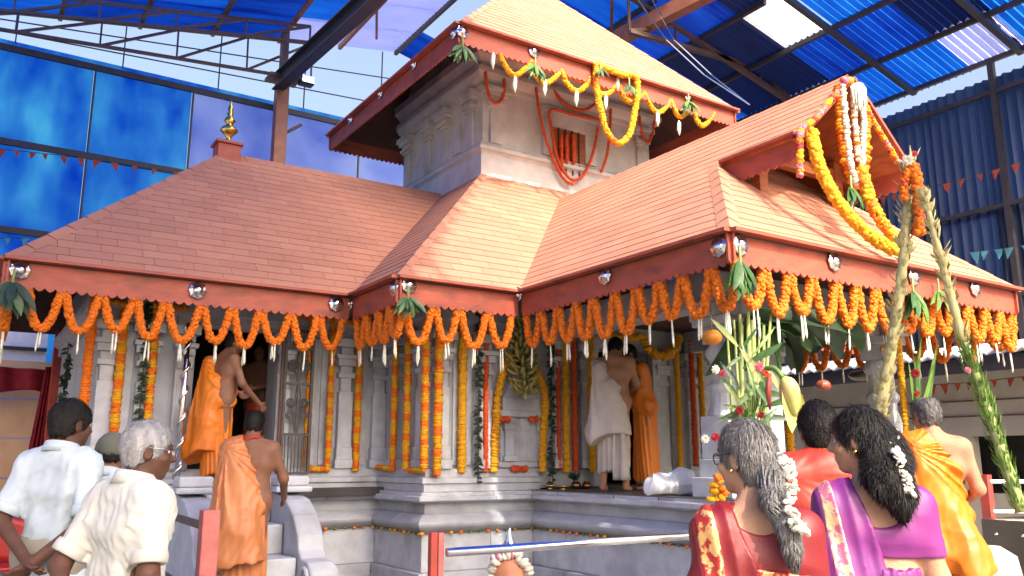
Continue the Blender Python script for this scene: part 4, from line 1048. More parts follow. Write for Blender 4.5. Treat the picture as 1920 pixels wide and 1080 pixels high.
for k in range(14):
    u0 = random.uniform(1380, 1600); p = PY(u0, random.uniform(575, 610), random.uniform(5.0, 5.25)); b = MB()
    b.leaf(p, RT*random.uniform(-.5, .8)+Vector((0, 0, random.uniform(-1.3, -.5))), random.uniform(.3, .5), random.uniform(.12, .2), -FW+Vector((0, 0, .3)), curl=random.uniform(0, .3), n=7)
    b.build('leaf', M[random.choice(['leaf_dark', 'leaf_dark', 'leaf'])], bp_, smooth=True)
bl = thing('banana_blossom', 'pale yellow green banana blossom bud drooping from a bent stalk', 'flower', tuple(PD(1470, 720, 6.2)))
s0 = PD(1425, 695, 6.3); s1 = PD(1450, 690, 6.2); s2 = PD(1468, 708, 6.15); tip = PD(1492, 780, 6.1)
MB().tube(bez([s0, s1, s2], 6), [.02]*13, 8).build('stalk', M['leaf_light'], bl, smooth=True)
bud = bez([s2, PD(1478, 722, 6.13), PD(1486, 745, 6.12), tip], 6); nb_ = len(bud)
MB().tube(bud, [max(.004, .066*math.sin(math.pi*min(1, (i+1.2)/(nb_+.6)))**.75) for i in range(nb_)], 12).build('bud', M['blossom'], bl, smooth=True)
b = MB(); b.leaf(s2, tip-s2+Vector((.04,0,0)), .36, .16, RT*-.4-FW, curl=-.05, n=7); b.leaf(s2+Vector((.02,0,0)), tip-s2+Vector((-.05,0,-.05)), .40, .14, -FW+RT*.3, curl=.1, n=7); b.build('bract', M['blossom'], bl, smooth=True)
def flower(u, v, d, r, mts, label, cat='flower'):
    p = PD(u, v, d); mb = MB(); r *= .62; nrm = (-FW+UP*random.uniform(-.2, .6)+RT*random.uniform(-.5, .5)).normalized(); _, x, y = frame_of(nrm)
    for ring, (nn, rr_, lift) in enumerate(((9, 1., .15), (7, .75, .5), (5, .45, 1.1))):
        for k in range(nn):
            q = 6.283*(k+.4*ring)/nn+random.uniform(-.1, .1); d_ = x*math.cos(q)+y*math.sin(q)+nrm*lift; mb.leaf(p+nrm*r*.12*ring, d_, r*rr_, r*rr_*.55, nrm, curl=.2, n=3)
    o = mb.build('flower', M[mts], None, smooth=True, loc=p); tag(o, label, cat, 'single blossoms pinned round the porch pillar')
for a in ((1423,688,6.1,.075,'pink_fl','pink blossom where the banana blossom stalk bends'), (1342,693,6.5,.065,'white_fl','white blossom high on the corner pillar'), (1354,700,6.5,.05,'deep_red_fl','dark red blossom beside the high white one on the pillar'),
          (1386,770,6.3,.06,'deep_red_fl','red blossom on the pale banana stems'), (1427,778,6.3,.055,'deep_red_fl','red blossom low on the right of the banana stems'), (1322,823,6.3,.06,'white_fl','white blossom left of the grey haired woman head'),
          (1342,820,6.3,.065,'deep_red_fl','dark red blossom between two white ones low on the pillar'), (1357,827,6.3,.055,'white_fl','white blossom just above the grey haired woman glasses'), (1435,700,6.15,.05,'red_fl','orange red blossom beside the pink one')): flower(*a)
tag(MB().tube([PD(1443,700,6.2), PD(1440,735,6.18), PD(1444,768,6.18)], [.015,.022,.008], 8).build('ribbon', M['red_paint'], None, smooth=True, loc=PD(1443,700,6.2)), 'folded red ribbon hanging beside the banana stems', 'ribbon')
# yellow flower basket at the pillar foot
o = rope('flower_heap', bez([PD(1333, 935, 6.0), PD(1338, 905, 6.0), PD(1350, 900, 6.0), PD(1358, 925, 6.0), PD(1345, 935, 6.0)], 6), .036, YO, slot=lambda t: random.choice([0, 0, 1]), jit=.5); tag(o, 'small heap of yellow flowers in front of the pillar foot', 'flowers')

# leaning flowering stalks in the right foreground
def stalk(pts, r, label, mt, mt2, n, needle=False):
    t = thing('leaning_stalk', label, 'stalk', tuple(pts[-1])); P = bez(pts, 10); k = len(P)
    MB().tube(P, [r*(.6+.4*i/k)*(1+.12*math.sin(i*2.1)) for i in range(k)], 9).build('stem', M[mt], t, smooth=True)
    b = MB()
    for i in range(n):
        q = random.random()*(k-1.01); j = int(q); p = P[j].lerp(P[j+1], q-j); d = (P[j]-P[j+1]).normalized()
        a = random.uniform(0, 6.28); _, x, y = frame_of(d); o = x*math.cos(a)+y*math.sin(a)
        if needle: b.leaf(p+o*r*.6, d*random.uniform(.8, 1.6)+o, random.uniform(.04, .10), .014, o, n=2)
        else: b.leaf(p+o*r*.7, d*random.uniform(.4, 1.3)+o*.9, random.uniform(.04, .09), .035, d, curl=-.3, n=2)
    o = b.build('bracts', M[mt2], t); tag(o, kind='stuff'); return t
st1 = [PD(1704,300,5.2), PD(1700,400,5.15), PD(1692,500,5.1), PD(1676,620,5.05), PD(1656,740,5.0), PD(1640,860,5.0), PD(1632,1000,5.0)]
stalk(st1, .040, 'thick pale straw coloured flower stalk leaning left in front of the porch', 'straw', 'straw', 240)
st2 = [PD(1733,365,4.9), PD(1752,440,4.85), PD(1776,530,4.8), PD(1806,640,4.75), PD(1842,740,4.7), PD(1872,830,4.6), PD(1915,960,4.5)]
stalk(st2[:4], .026, 'upper bare part of the thin stalk leaning right', 'straw', 'straw', 90)
stalk(st2[3:], .034, 'lower needle covered part of the thin stalk leaning right', 'stem', 'leaf_light', 330, True)
o = fluffy('stalk_garland', bez([PD(1712,310,5.1), PD(1720,350,5.08), PD(1724,400,5.08), PD(1722,440,5.08)], 8), .042, [M['orange_fl'], M['red_fl']], slot=lambda t: random.choice([0, 0, 0, 1])); tag(o, 'orange garland hanging at the top of the leaning stalks', 'garland')
o = fluffy('stalk_garland', bez([PD(1700,320,5.1), PD(1694,350,5.1), PD(1696,375,5.1)], 8), .03, [M['orange_fl'], M['red_fl']], slot=lambda t: random.choice([0, 0, 0, 1])); tag(o, 'short orange string left of the stalk top', 'garland')
for a in ((1702,300,5.05,.06,'white_fl','white flower tied at the top of the leaning stalks'), (1714,288,5.1,.04,'deep_red_fl','crimson flower on the very top of the leaning stalks'), (1815,694,4.7,.035,'pink_fl','crimson flower on the thin right stalk'),
          (1826,672,4.7,.03,'gourd','small orange flower on the thin right stalk'), (1716,700,4.9,.05,'deep_red_fl','red flower in the leaves below the broad leaf bunch'), (1719,738,4.9,.035,'deep_red_fl','small red flower low in the palm leaves')): flower(*a)
p = PD(1708, 296, 5.08); tag(MB().tube([p, p+Vector((0, 0, .08))], [.012, .002], 6).build('spike', M['straw'], None, loc=p), 'thin spike above the flowers of the stalks', 'spike')
# palm leaves tied at the right porch pillar
pl = thing('palm_leaves', 'green palm fronds tied upright at the right porch pillar', 'plant', tuple(PY(1715, 800, 4.9)))
for k in range(9):
    a = PY(1722+random.uniform(-8, 8), 835, 4.9); b_ = PY(1700+k*6, random.uniform(640, 700), 4.9); b = MB(); b.leaf(a, b_-a, (b_-a).length*1.1, .07, (0, -1, 0), curl=.1*random.uniform(-1, 1), n=6); b.build('frond', M['leaf' if k % 2 else 'leaf_light'], pl, smooth=True)

# bunting
def bunting(pts, n, sz, label, mt='flag', group='strings of small pennants'):
    P = bez(pts, 10); t = thing('bunting', label, 'bunting', tuple(P[0]), group); MB().tube(P, .006, 4).build('cord', M['steel_dark'], t)
    for i in range(n):
        q = (i+.5+random.uniform(-.2, .2))/n*(len(P)-1.01); j = int(q); p = P[j].lerp(P[j+1], q-j); d = (P[j+1]-P[j]).normalized(); s = sz*random.uniform(.7, 1.1)
        tip = p+Vector((0, 0, -s*1.15))+d*random.uniform(-.3, .3)*s; nv = d.cross(Vector((0, 0, 1)))*.006; bow = d.cross(Vector((0, 0, 1)))*s*random.uniform(-.2, .2)
        mid = (p+tip)/2+bow; b = MB()
        V = [p-d*s*.45, p+d*s*.45, mid+d*s*.24, mid-d*s*.24, tip]
        b.add([v+nv for v in V]+[v-nv for v in V], [(0,1,2,3),(3,2,4),(8,7,6,5),(9,7,8),(0,5,6,1),(1,6,7,2),(2,7,9,4),(4,9,8,3),(3,8,5,0)]); b.build('pennant', M[mt], t)
bunting([PY(-10, 278, 15.3), PY(150, 296, 15.3), PY(345, 325, 15.3)], 11, .13, 'orange pennants strung across the blue panels behind the left wing')
bunting([PY(-10, 446, 14.9), PY(60, 446, 14.9), PY(140, 440, 14.9)], 4, .14, 'pale pennants low on the panels at the far left', 'flag_blue')
bunting([PXX(1640, 372, 14.6), PXX(1770, 345, 14.6), PXX(1930, 300, 14.6)], 9, .16, 'orange pennants across the dark corrugated wall')
bunting([PXX(1815, 474, 14.6), PXX(1870, 468, 14.6), PXX(1935, 458, 14.6)], 5, .18, 'cyan pennants low on the dark corrugated wall', 'flag_blue')
bunting([PXX(1740, 722, 13.4), PXX(1830, 716, 13.4), PXX(1935, 704, 13.4)], 8, .15, 'red pennants in front of the cream side building')

# ------------------------------------------------------------------ railings in the foreground
def post(p, label, mt, hh, wd=.085):
    o = MB().box(p.x-wd/2, p.x+wd/2, p.y-wd/2, p.y+wd/2, GZ, hh).build('rail_post', M[mt], None, bevel=.006, loc=(p.x, p.y, GZ)); return tag(o, label, 'post', 'red painted railing posts')
p2 = PD(812, 998, 5.0); p2b = PD(828, 1000, 4.97)
o = MB().box(p2.x-.022, p2.x+.022, p2.y-.022, p2.y+.022, GZ, p2.z).build('rail_post', M['red_paint'], None, bevel=.004, loc=(p2.x, p2.y, GZ)); tag(o, 'chipped red post at the left end of the silver rail', 'post', 'red painted railing posts')
o = MB().box(p2.x+.024, p2.x+.062, p2.y-.03, p2.y+.015, GZ, p2.z-.005).build('rail_angle', M['pink_paint'], None, bevel=.004, loc=(p2.x+.04, p2.y, GZ)); tag(o, 'faded pink angle bar bolted to the red post of the silver rail', 'post')
r0 = PD(838, 1036, 4.97); r1 = Vector((r0.x+2.3, r0.y+.05, r0.z)); t = thing('silver_rail', 'polished steel pipe rail running right from the red post', 'railing', tuple(r0))
MB().tube([r0, r1+Vector((1.6, 0, 0))], .026, 14).build('top_pipe', M['steel_pipe'], t, smooth=True)
MB().tube([r0-Vector((0, 0, .4)), r1+Vector((1.6, 0, -.4))], .02, 12).build('lower_pipe', M['steel_pipe'], t, smooth=True)
MB().tube([r1+Vector((1.6, 0, .02)), (r1.x+1.6, r1.y, GZ)], .026, 12).build('end_pipe', M['steel_pipe'], t, smooth=True)
p1 = PD(394, 956, 5.3); post(p1, 'pink red post in front of the stairs beside the priest', 'pink_paint', p1.z, .105)
t = thing('flat_bar_rail', 'dark flat bar rail between the pink post and the white shirted men', 'railing', (p1.x, p1.y, 1))
q0 = PD(378, 985, 5.3); q1 = PD(318, 966, 6.2)
for dz in (0, -.42): MB().bar(q0+Vector((0, 0, dz)), q0.lerp(q1, 1.6)+Vector((0, 0, dz)), .015, .05).build('bar', M['iron'], t)
MB().bar(Vector((q0.x, q0.y, q0.z+.06)), Vector((q0.x, q0.y, GZ)), .03, .03).build('upright', M['iron'], t)
# silver wrapped pole by the door
pp = PY(334, 870, 9.05); o = MB().tube([(pp.x, pp.y, 1.32), (pp.x, pp.y, 3.0)], .028, 12).build('silver_pole', M['silver'], None, smooth=True, loc=(pp.x, pp.y, 1.3)); tag(o, 'shiny silver pole left of the wing doorway', 'pole')
tw = []
for k in range(60): tw.append((pp.x+.036*math.cos(k*.7), pp.y+.036*math.sin(k*.7), 1.34+k*.0275))
b = MB().tube(tw, .014, 5).build('foil_twist', M['silver'], None, smooth=True, loc=pp); tag(b, 'twisted foil ribbon wound round the silver pole', 'ribbon')

# flower wreathed pot in the foreground
kp = PD(955, 1080, 5.6); t = thing('wreathed_pot', 'orange pot with a wreath of white flowers and leaf below the silver rail', 'pot', (kp.x, kp.y, GZ))
MB().lathe((kp.x, kp.y, GZ), [(.2, 0), (.2, .05), (.12, .1), (.11, .45), (.16, .5), (.16, .56)], 20).build('stand', M['stone2'], t, smooth=True)
zk = .70
MB().lathe((kp.x, kp.y, zk), [(.06, 0), (.11, .04), (.125, .12), (.115, .2), (.09, .26), (.05, .285), (.004, .29)], 20).build('pot', mat('clay_orange', (.62,.26,.14), (.5,.2,.1), 8, .6), t, smooth=True)
ring = [Vector((kp.x, kp.y, zk+.16)) + RT*(.13*math.cos(a)) + Vector((0, 0, .16*math.sin(a))) - Vector((FW.x, FW.y, 0))*.05 for a in np.linspace(-.6, math.pi+.6, 26)]
rope('wreath', ring, .032, [M['white_fl'], M['pink_fl']], t, slot=lambda q: 1 if random.random() < .13 else 0, jit=.5)
rope('wreath', [p+Vector((0, 0, -.02))-Vector((FW.x, FW.y, 0))*.03 for p in ring[5:-5]], .028, [M['white_fl'], M['pink_fl']], t, slot=lambda q: 1 if random.random() < .2 else 0, jit=.5)
b = MB()
for k in range(7): b.leaf(Vector((kp.x, kp.y, zk+.27))-Vector((FW.x, FW.y, 0))*.06, RT*(k/3-1)*.8+Vector((0, -.2, .2)), .06, .03, (0, -.7, .7), n=3)
b.build('leaf_tuft', M['leaf'], t)
MB().lathe((kp.x, kp.y, zk+.30), [(.03, 0), (.05, .03), (.04, .06), (.018, .1), (.012, .15), (.002, .17)], 12).build('silver_tip', M['silver'], t, smooth=True)

# ------------------------------------------------------------------ stalls and building at the edges
pv = thing('red_pavilion', 'maroon net draped stall with a tan board back at the far left', 'stall', (-.5, 13.6, GZ))
def Q(u, v, y): return PY(u, v, y)
for k in range(5):
    z0 = GZ+.1+.56*k; MB().box(-3.2, PY(85, 860, 14.2).x, 14.2, 14.23, z0, z0+.55).build('board', M['board'], pv, bevel=.004)
MB().box(-3.2, 1.0, 14.3, 14.33, 2.9, 3.75).build('white_sheet', M['white_cloth'], pv)
MB().box(-3.2, 1.0, 14.24, 14.28, 3.2, 3.25).build('cross_bar', M['steel_dark'], pv)
xa = PY(103, 760, 13.4).x; MB().box(xa-.09, xa+.09, 13.35, 13.5, GZ, 3.7).build('post', M['red_paint'], pv, bevel=.01)
def cloth_sheet(name, f, nu, nv, mt, parent, th=.008):
    V = []; F = []
    for i in range(nu+1):
        for j in range(nv+1): V.append(tuple(f(i/nu, j/nv)))
    for i in range(nu):
        for j in range(nv): a = i*(nv+1)+j; F.append((a, a+nv+1, a+nv+2, a+1))
    o = mk(name, V, F, mt, parent, smooth=True); s = o.modifiers.new('s', 'SOLIDIFY'); s.thickness = th; return o
cloth_sheet('valance', lambda s, t: Vector((-2.6+3.72*s, 13.6+.05*math.sin(s*60), 2.92-.05*s-t*(.30+.16*math.sin(s*math.pi*2.2)**2))), 90, 10, M['red_cloth'], pv)
cloth_sheet('side_drape', lambda s, t: Vector((PY(92, 760, 13.55).x-.12*(1-s)+.02, 13.5+.05*math.sin(s*26), 2.9-t*1.9))+Vector((-(1-s)*.16*t, 0, 0)), 24, 12, M['red_cloth'], pv)
ch = thing('plastic_chair', 'red plastic chair at the far left edge in front of the tan board', 'chair', tuple(PZ(12, 1080, GZ)))
c0 = PD(8, 950, 8.2); c0.z = GZ
MB().box(c0.x-.24, c0.x+.22, c0.y-.22, c0.y+.22, GZ+.43, GZ+.47).build('seat', M['plastic_red'], ch, bevel=.02)
cloth_sheet('backrest', lambda s, t: c0+Vector((-.24+.46*s, .22+.05*math.sin(s*math.pi), .47+.45*t-.06*abs(2*s-1)**3)), 10, 6, M['plastic_red'], ch, .025)
for sx in (-.2, .18):
    for sy in (-.18, .18): MB().bar(c0+Vector((sx, sy, 0)), c0+Vector((sx, sy, .43)), .035, .035).build('leg', M['steel_pipe'], ch)
for sx in (-.24, .22): MB().tube(bez([c0+Vector((sx, .2, .72)), c0+Vector((sx, 0, .70)), c0+Vector((sx, -.2, .66)), c0+Vector((sx, -.22, .45))], 5), .018, 6).build('armrest', M['plastic_red'], ch)

sb = thing('side_building', 'low cream plastered building with a white corrugated roof edge at the right', 'building', (14.3, 8, GZ))
b = MB(); xw = 13.9
ya_, yb_ = PXX(1935, 800, xw).y, PXX(1820, 800, xw).y
b.box(xw, xw+.2, 4.0, ya_, GZ, 3.1); b.box(xw, xw+.2, yb_, 12.5, GZ, 3.1); b.box(xw, xw+.2, ya_, yb_, 2.0, 3.1); b.box(xw, xw+.2, ya_, yb_, GZ, 1.1)
b.build('wall', M['plaster'], sb)
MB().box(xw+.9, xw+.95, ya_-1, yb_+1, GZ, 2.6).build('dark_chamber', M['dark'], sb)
b = MB(); n = 90; V = []; F = []
for j in range(n+1):
    y = 3.5+9.3*j/n; z = 3.32+.03*math.cos(math.pi*j); V += [(12.9, y, z-.12), (14.9, y, z+.25), (12.9, y, z-.09), (14.9, y, z+.28)]
for j in range(n): a = 4*j; F += [(a, a+4, a+5, a+1), (a+2, a+3, a+7, a+6), (a, a+2, a+6, a+4)]
mk('corrugated_roof', V, F, M['corr_white'], sb, smooth=False)
MB().box(13.0, 13.05, 3.5, 12.8, 2.94, 3.16).build('fascia_board', M['steel_dark'], sb)
cw = thing('wall_conduit', 'thin dark conduit lines on the cream building wall', 'pipe', (xw-.02, 8, 2.2))
for z in (2.3, 2.55): MB().tube([(xw-.02, 4.5, z), (xw-.02, 11.5, z+.05)], .012, 5).build('pipe', M['steel'], cw)
ct = thing('counter_table', 'dark dotted counter with a railing at the right edge', 'counter', tuple(PD(1885, 1075, 7.5)))
c0 = PD(1850, 972, 7.4)
MB().box(c0.x-.1, c0.x+1.6, c0.y-1.4, c0.y, GZ, c0.z).build('body', M['counter'], ct, bevel=.01)
b = MB()
for i in range(6):
    for j in range(5): b.lathe((c0.x-.1, c0.y-.12-.22*i-.1*(j % 2), c0.z-.12-.16*j), [(.014, 0), (.010, .006), (.001, .009)], 8, axis=(-1, 0, 0))
tag(b.build('studs', M['silver'], ct), kind='stuff')
rp = PD(1846, 890, 7.6); MB().box(rp.x-.04, rp.x+.04, rp.y-.04, rp.y+.04, GZ, rp.z).build('post', M['red_paint'], ct)
for dz in (-.06, -.32): MB().tube([(rp.x, rp.y, rp.z+dz), (rp.x+2, rp.y-1.7, rp.z+dz)], .02, 8).build('rail', M['steel_pipe'], ct)
# cream rounded newel behind the right priest
np_ = PD(1855, 1010, 5.6); t = MB().lathe((np_.x, np_.y, GZ), [(.13, 0), (.13, .3), (.09, .36), (.09, .55), (.15, .62), (.17, .72), (.15, .84), (.06, .9), (.005, .905)], 22).build('newel', M['plaster'], None, smooth=True, loc=(np_.x, np_.y, GZ)); tag(t, 'cream rounded newel post behind the right priest', 'post')
# ------------------------------------------------------------------ people: smooth-union fields meshed with surface nets
class Field:
    def __init__(s, lo, hi, h):
        s.h = h; s.lo = np.array(lo, float); s.n = (np.ceil((np.array(hi)-s.lo)/h)+1).astype(int)
        s.d = np.full(s.n, 1.0, np.float32)
        s.ax = [s.lo[i]+h*np.arange(s.n[i]) for i in range(3)]
    def sub(s, lo, hi, m):
        a = np.clip(np.floor((np.array(lo)-m-s.lo)/s.h).astype(int), 0, s.n-1); b = np.clip(np.ceil((np.array(hi)+m-s.lo)/s.h).astype(int)+1, 1, s.n)
        if (b <= a).any(): return None, None
        sl_ = tuple(slice(a[i], b[i]) for i in range(3))
        g = np.stack(np.meshgrid(*[s.ax[i][sl_[i]] for i in range(3)], indexing='ij'), -1).astype(np.float32)
        return sl_, g
    def put(s, prim, k=.02):
        lo, hi, fn = prim; sl_, g = s.sub(lo, hi, k+3*s.h)
        if sl_ is None: return s
        v = fn(g); o = s.d[sl_]
        if k > 0:
            hh = np.maximum(k-np.abs(o-v), 0)/k; s.d[sl_] = np.minimum(o, v)-hh*hh*k*.25
        else: s.d[sl_] = np.minimum(o, v)
        return s
    def cut(s, prim, k=.01):
        lo, hi, fn = prim; sl_, g = s.sub(lo, hi, k+3*s.h)
        if sl_ is None: return s
        v = -fn(g); o = s.d[sl_]; hh = np.maximum(k-np.abs(o-v), 0)/k; s.d[sl_] = np.maximum(o, v)+hh*hh*k*.25; return s
    def grid(s): return np.stack(np.meshgrid(*s.ax, indexing='ij'), -1).astype(np.float32)
    def half(s, p, nrm, wob=None):
        """keep the side the normal points away from"""
        g = s.grid(); nrm = np.array(nrm, float); nrm /= np.linalg.norm(nrm)
        v = ((g-np.array(p, np.float32))*nrm.astype(np.float32)).sum(-1)
        if wob: v = v+wob(g)
        s.d = np.maximum(s.d, v.astype(np.float32)); return s
    def disp(s, fn, band=.06):
        m_ = np.abs(s.d) < band; idx = np.nonzero(m_); g = np.stack([s.ax[i][idx[i]] for i in range(3)], -1)
        s.d[m_] += fn(g).astype(np.float32); return s
    def mesh(s):
        d = s.d; n = s.n; ins = d < 0
        ins[0] = ins[-1] = False; ins[:, 0] = ins[:, -1] = False; ins[:, :, 0] = ins[:, :, -1] = False
        dd = np.where(ins, d, np.maximum(d, 1e-4)); sg = ins
        cnt = np.zeros(n-1, np.int8)
        for a in (0, 1):
            for b in (0, 1):
                for c in (0, 1): cnt += sg[a:n[0]-1+a, b:n[1]-1+b, c:n[2]-1+c]
        act = (cnt > 0) & (cnt < 8); ci = np.argwhere(act)
        if len(ci) == 0: return np.zeros((0, 3)), np.zeros((0, 4), int)
        ids = -np.ones(n-1, np.int64); ids[act] = np.arange(len(ci))
        acc = np.zeros((len(ci), 3)); num = np.zeros(len(ci))
        cor = [(a, b, c) for a in (0, 1) for b in (0, 1) for c in (0, 1)]
        val = {q: dd[ci[:, 0]+q[0], ci[:, 1]+q[1], ci[:, 2]+q[2]] for q in cor}
        for q in cor:
            for ax in range(3):
                if q[ax]: continue
                r = list(q); r[ax] = 1; r = tuple(r); v0, v1 = val[q], val[r]; m_ = (v0 < 0) != (v1 < 0)
                t = np.where(m_, v0/np.where(m_, v0-v1, 1), 0); p = np.tile(np.array(q, float), (len(ci), 1)); p[:, ax] += t
                acc[m_] += p[m_]; num[m_] += 1
        V = s.lo + s.h*(ci + acc/num[:, None]); F = []
        for ax in range(3):
            o = [1, 2] if ax == 0 else ([2, 0] if ax == 1 else [0, 1])
            sa = [slice(None)]*3; sb_ = [slice(None)]*3; sa[ax] = slice(0, -1); sb_[ax] = slice(1, None)
            e = np.argwhere(sg[tuple(sa)] != sg[tuple(sb_)])
            e = e[(e[:, o[0]] > 0) & (e[:, o[1]] > 0) & (e[:, o[0]] < n[o[0]]-1) & (e[:, o[1]] < n[o[1]]-1)]
            fl = sg[e[:, 0], e[:, 1], e[:, 2]]; q = []
            for (du, dv_) in ((-1, -1), (0, -1), (0, 0), (-1, 0)):
                c = e.copy(); c[:, o[0]] += du; c[:, o[1]] += dv_; q.append(ids[c[:, 0], c[:, 1], c[:, 2]])
            q = np.stack(q, 1); q[~fl] = q[~fl][:, ::-1]; F.append(q)
        F = np.concatenate(F); F = F[(F >= 0).all(1)]; return V, F
def capsule(a, b, ra, rb=None):
    a = np.array(a, np.float32); b = np.array(b, np.float32); rb = ra if rb is None else rb; R_ = max(ra, rb)
    ba = b-a; L2 = max(1e-9, float(ba @ ba))
    def fn(g):
        h = np.clip(((g-a) @ ba)/L2, 0, 1); return np.sqrt(((g-a-h[..., None]*ba)**2).sum(-1)) - (ra+(rb-ra)*h)
    return np.minimum(a, b)-R_, np.maximum(a, b)+R_, fn
def ellip(c, r, rot=None):
    c = np.array(c, np.float32); r = np.array(r, np.float32); R_ = float(r.max()); m_ = None if rot is None else np.array(rot, np.float32)
    def fn(g):
        p = g-c
        if m_ is not None: p = p @ m_
        k0 = np.sqrt(((p/r)**2).sum(-1)); k1 = np.sqrt(((p/(r*r))**2).sum(-1)); return k0*(k0-1)/np.maximum(k1, 1e-6)
    return c-R_, c+R_, fn
def chain(pts, rs): return [capsule(pts[i], pts[i+1], rs[i], rs[i+1]) for i in range(len(pts)-1)]
def wrinkle(seed, f, amp, stretch=(1, 1, 1)):
    r = np.random.RandomState(seed); D = r.normal(size=(5, 3)); D /= np.linalg.norm(D, axis=1)[:, None]; D = D*np.array(stretch); ph = r.uniform(0, 6, 5); fr = f*r.uniform(.6, 1.7, 5)
    def fn(g):
        wv = np.sin(g @ D[0]*fr[0]*.5+ph[0])*1.3; s = 0
        for i in range(1, 5): s = s+np.abs(np.sin(g @ D[i]*fr[i]*.5+ph[i]+wv))**.8/2-.3
        return amp*s
    return fn
def pleats(cx_, cy_, n, amp, ph=0., z0=None, z1=None, skew=0.):
    def fn(g):
        a = np.arctan2(g[..., 1]-cy_, g[..., 0]-cx_)+skew*g[..., 2]; s = np.abs(np.sin(a*n/2+ph+.6*np.sin(g[..., 2]*4+a*2)))-.5+.3*np.sin(a*n*.37+ph*2)
        if z0 is not None: s = s*np.clip((g[..., 2]-z0)/(z1-z0), 0, 1)
        return amp*s
    return fn
M['skin_dark'] = mat('skin_dark', (.105,.048,.030), (.085,.038,.024), 14, .58, .3, 120, spec=.3, sub=.1)
M['skin_mid'] = mat('skin_brown', (.22,.105,.062), (.18,.085,.05), 14, .58, .3, 120, spec=.3, sub=.12)
M['skin_tan'] = mat('skin_tan', (.36,.19,.115), (.31,.155,.095), 14, .58, .3, 120, spec=.3, sub=.15)
M['skin_fair'] = mat('skin_light_brown', (.44,.255,.165), (.38,.21,.13), 14, .58, .25, 120, spec=.3, sub=.15)
M['hair_black'] = mat('hair_black', (.008,.007,.007), (.014,.011,.010), 26, .5, .9, 120, stretch=(1.6, 1.6, .18), bdist=.006, spec=.25)
M['hair_grey'] = mat('hair_grey', (.16,.155,.155), (.07,.065,.065), 30, .42, .7, 120, stretch=(1.6, 1.6, .18), bdist=.006)
M['hair_white'] = mat('hair_silver', (.40,.40,.41), (.25,.25,.26), 26, .5, .7, 120, stretch=(1.6, 1.6, .3), bdist=.006)
M['hair_dark'] = mat('hair_dark', (.022,.020,.020), (.010,.009,.009), 40, .6, 1., 160, stretch=(1.6, 1.6, .3), bdist=.006, spec=.2)
M['shirt_white'] = mat('white_cotton', (.50,.58,.64), (.43,.51,.57), 5, .85, .25, 300, transl=.08)
M['shirt_cream'] = mat('cream_cotton', (.60,.60,.56), (.51,.51,.47), 5, .85, .25, 300, transl=.08)
M['trouser'] = mat('khaki_trousers', (.30,.27,.22), (.25,.22,.18), 6, .85, .2, 200)
M['silk_orange'] = mat('saffron_silk', (.74,.205,.009), (.60,.145,.006), 5, .45, .12, 200, transl=.10, stretch=(1, 1, .25))
M['silk_peach'] = mat('apricot_silk', (.62,.235,.085), (.50,.175,.06), 5, .45, .12, 200, transl=.10, stretch=(1, 1, .25))
M['silk_red'] = mat('vermilion_silk', (.36,.032,.016), (.28,.024,.012), 6, .5, .15, 200, transl=.08)
M['sari_red'] = mat('crimson_silk', (.18,.007,.012), (.135,.005,.009), 6, .5, .12, 250)
M['sari_purple'] = mat('purple_silk', (.20,.024,.17), (.15,.02,.165), 6, .5, .12, 250)
M['dhoti'] = mat('unbleached_cotton', (.52,.47,.42), (.44,.395,.35), 6, .85, .2, 200)
def zari():
    mt = mat('gold_brocade', (.62,.36,.14), (.36,.03,.025), 34, .35, .3, 90, metal=.35, lo=.47, hi=.53, detail=2); return mt
M['zari'] = zari()
M['zari_pink'] = mat('pink_gold_brocade', (.72,.50,.30), (.52,.14,.24), 30, .4, .3, 90, metal=.25, lo=.47, hi=.56, detail=2)
M['eye'] = mat('eye_white', (.6,.58,.55), None, 5, .2); M['iris'] = mat('eye_dark', (.015,.01,.008), None, 5, .15)
M['lip'] = mat('lips', (.22,.07,.06), (.18,.055,.05), 20, .4)
M['frame'] = mat('spectacle_frame', (.02,.02,.02), None, 5, .3)
M['cap_cloth'] = mat('olive_cap', (.12,.125,.095), (.095,.10,.075), 12, .9, .3, 300)

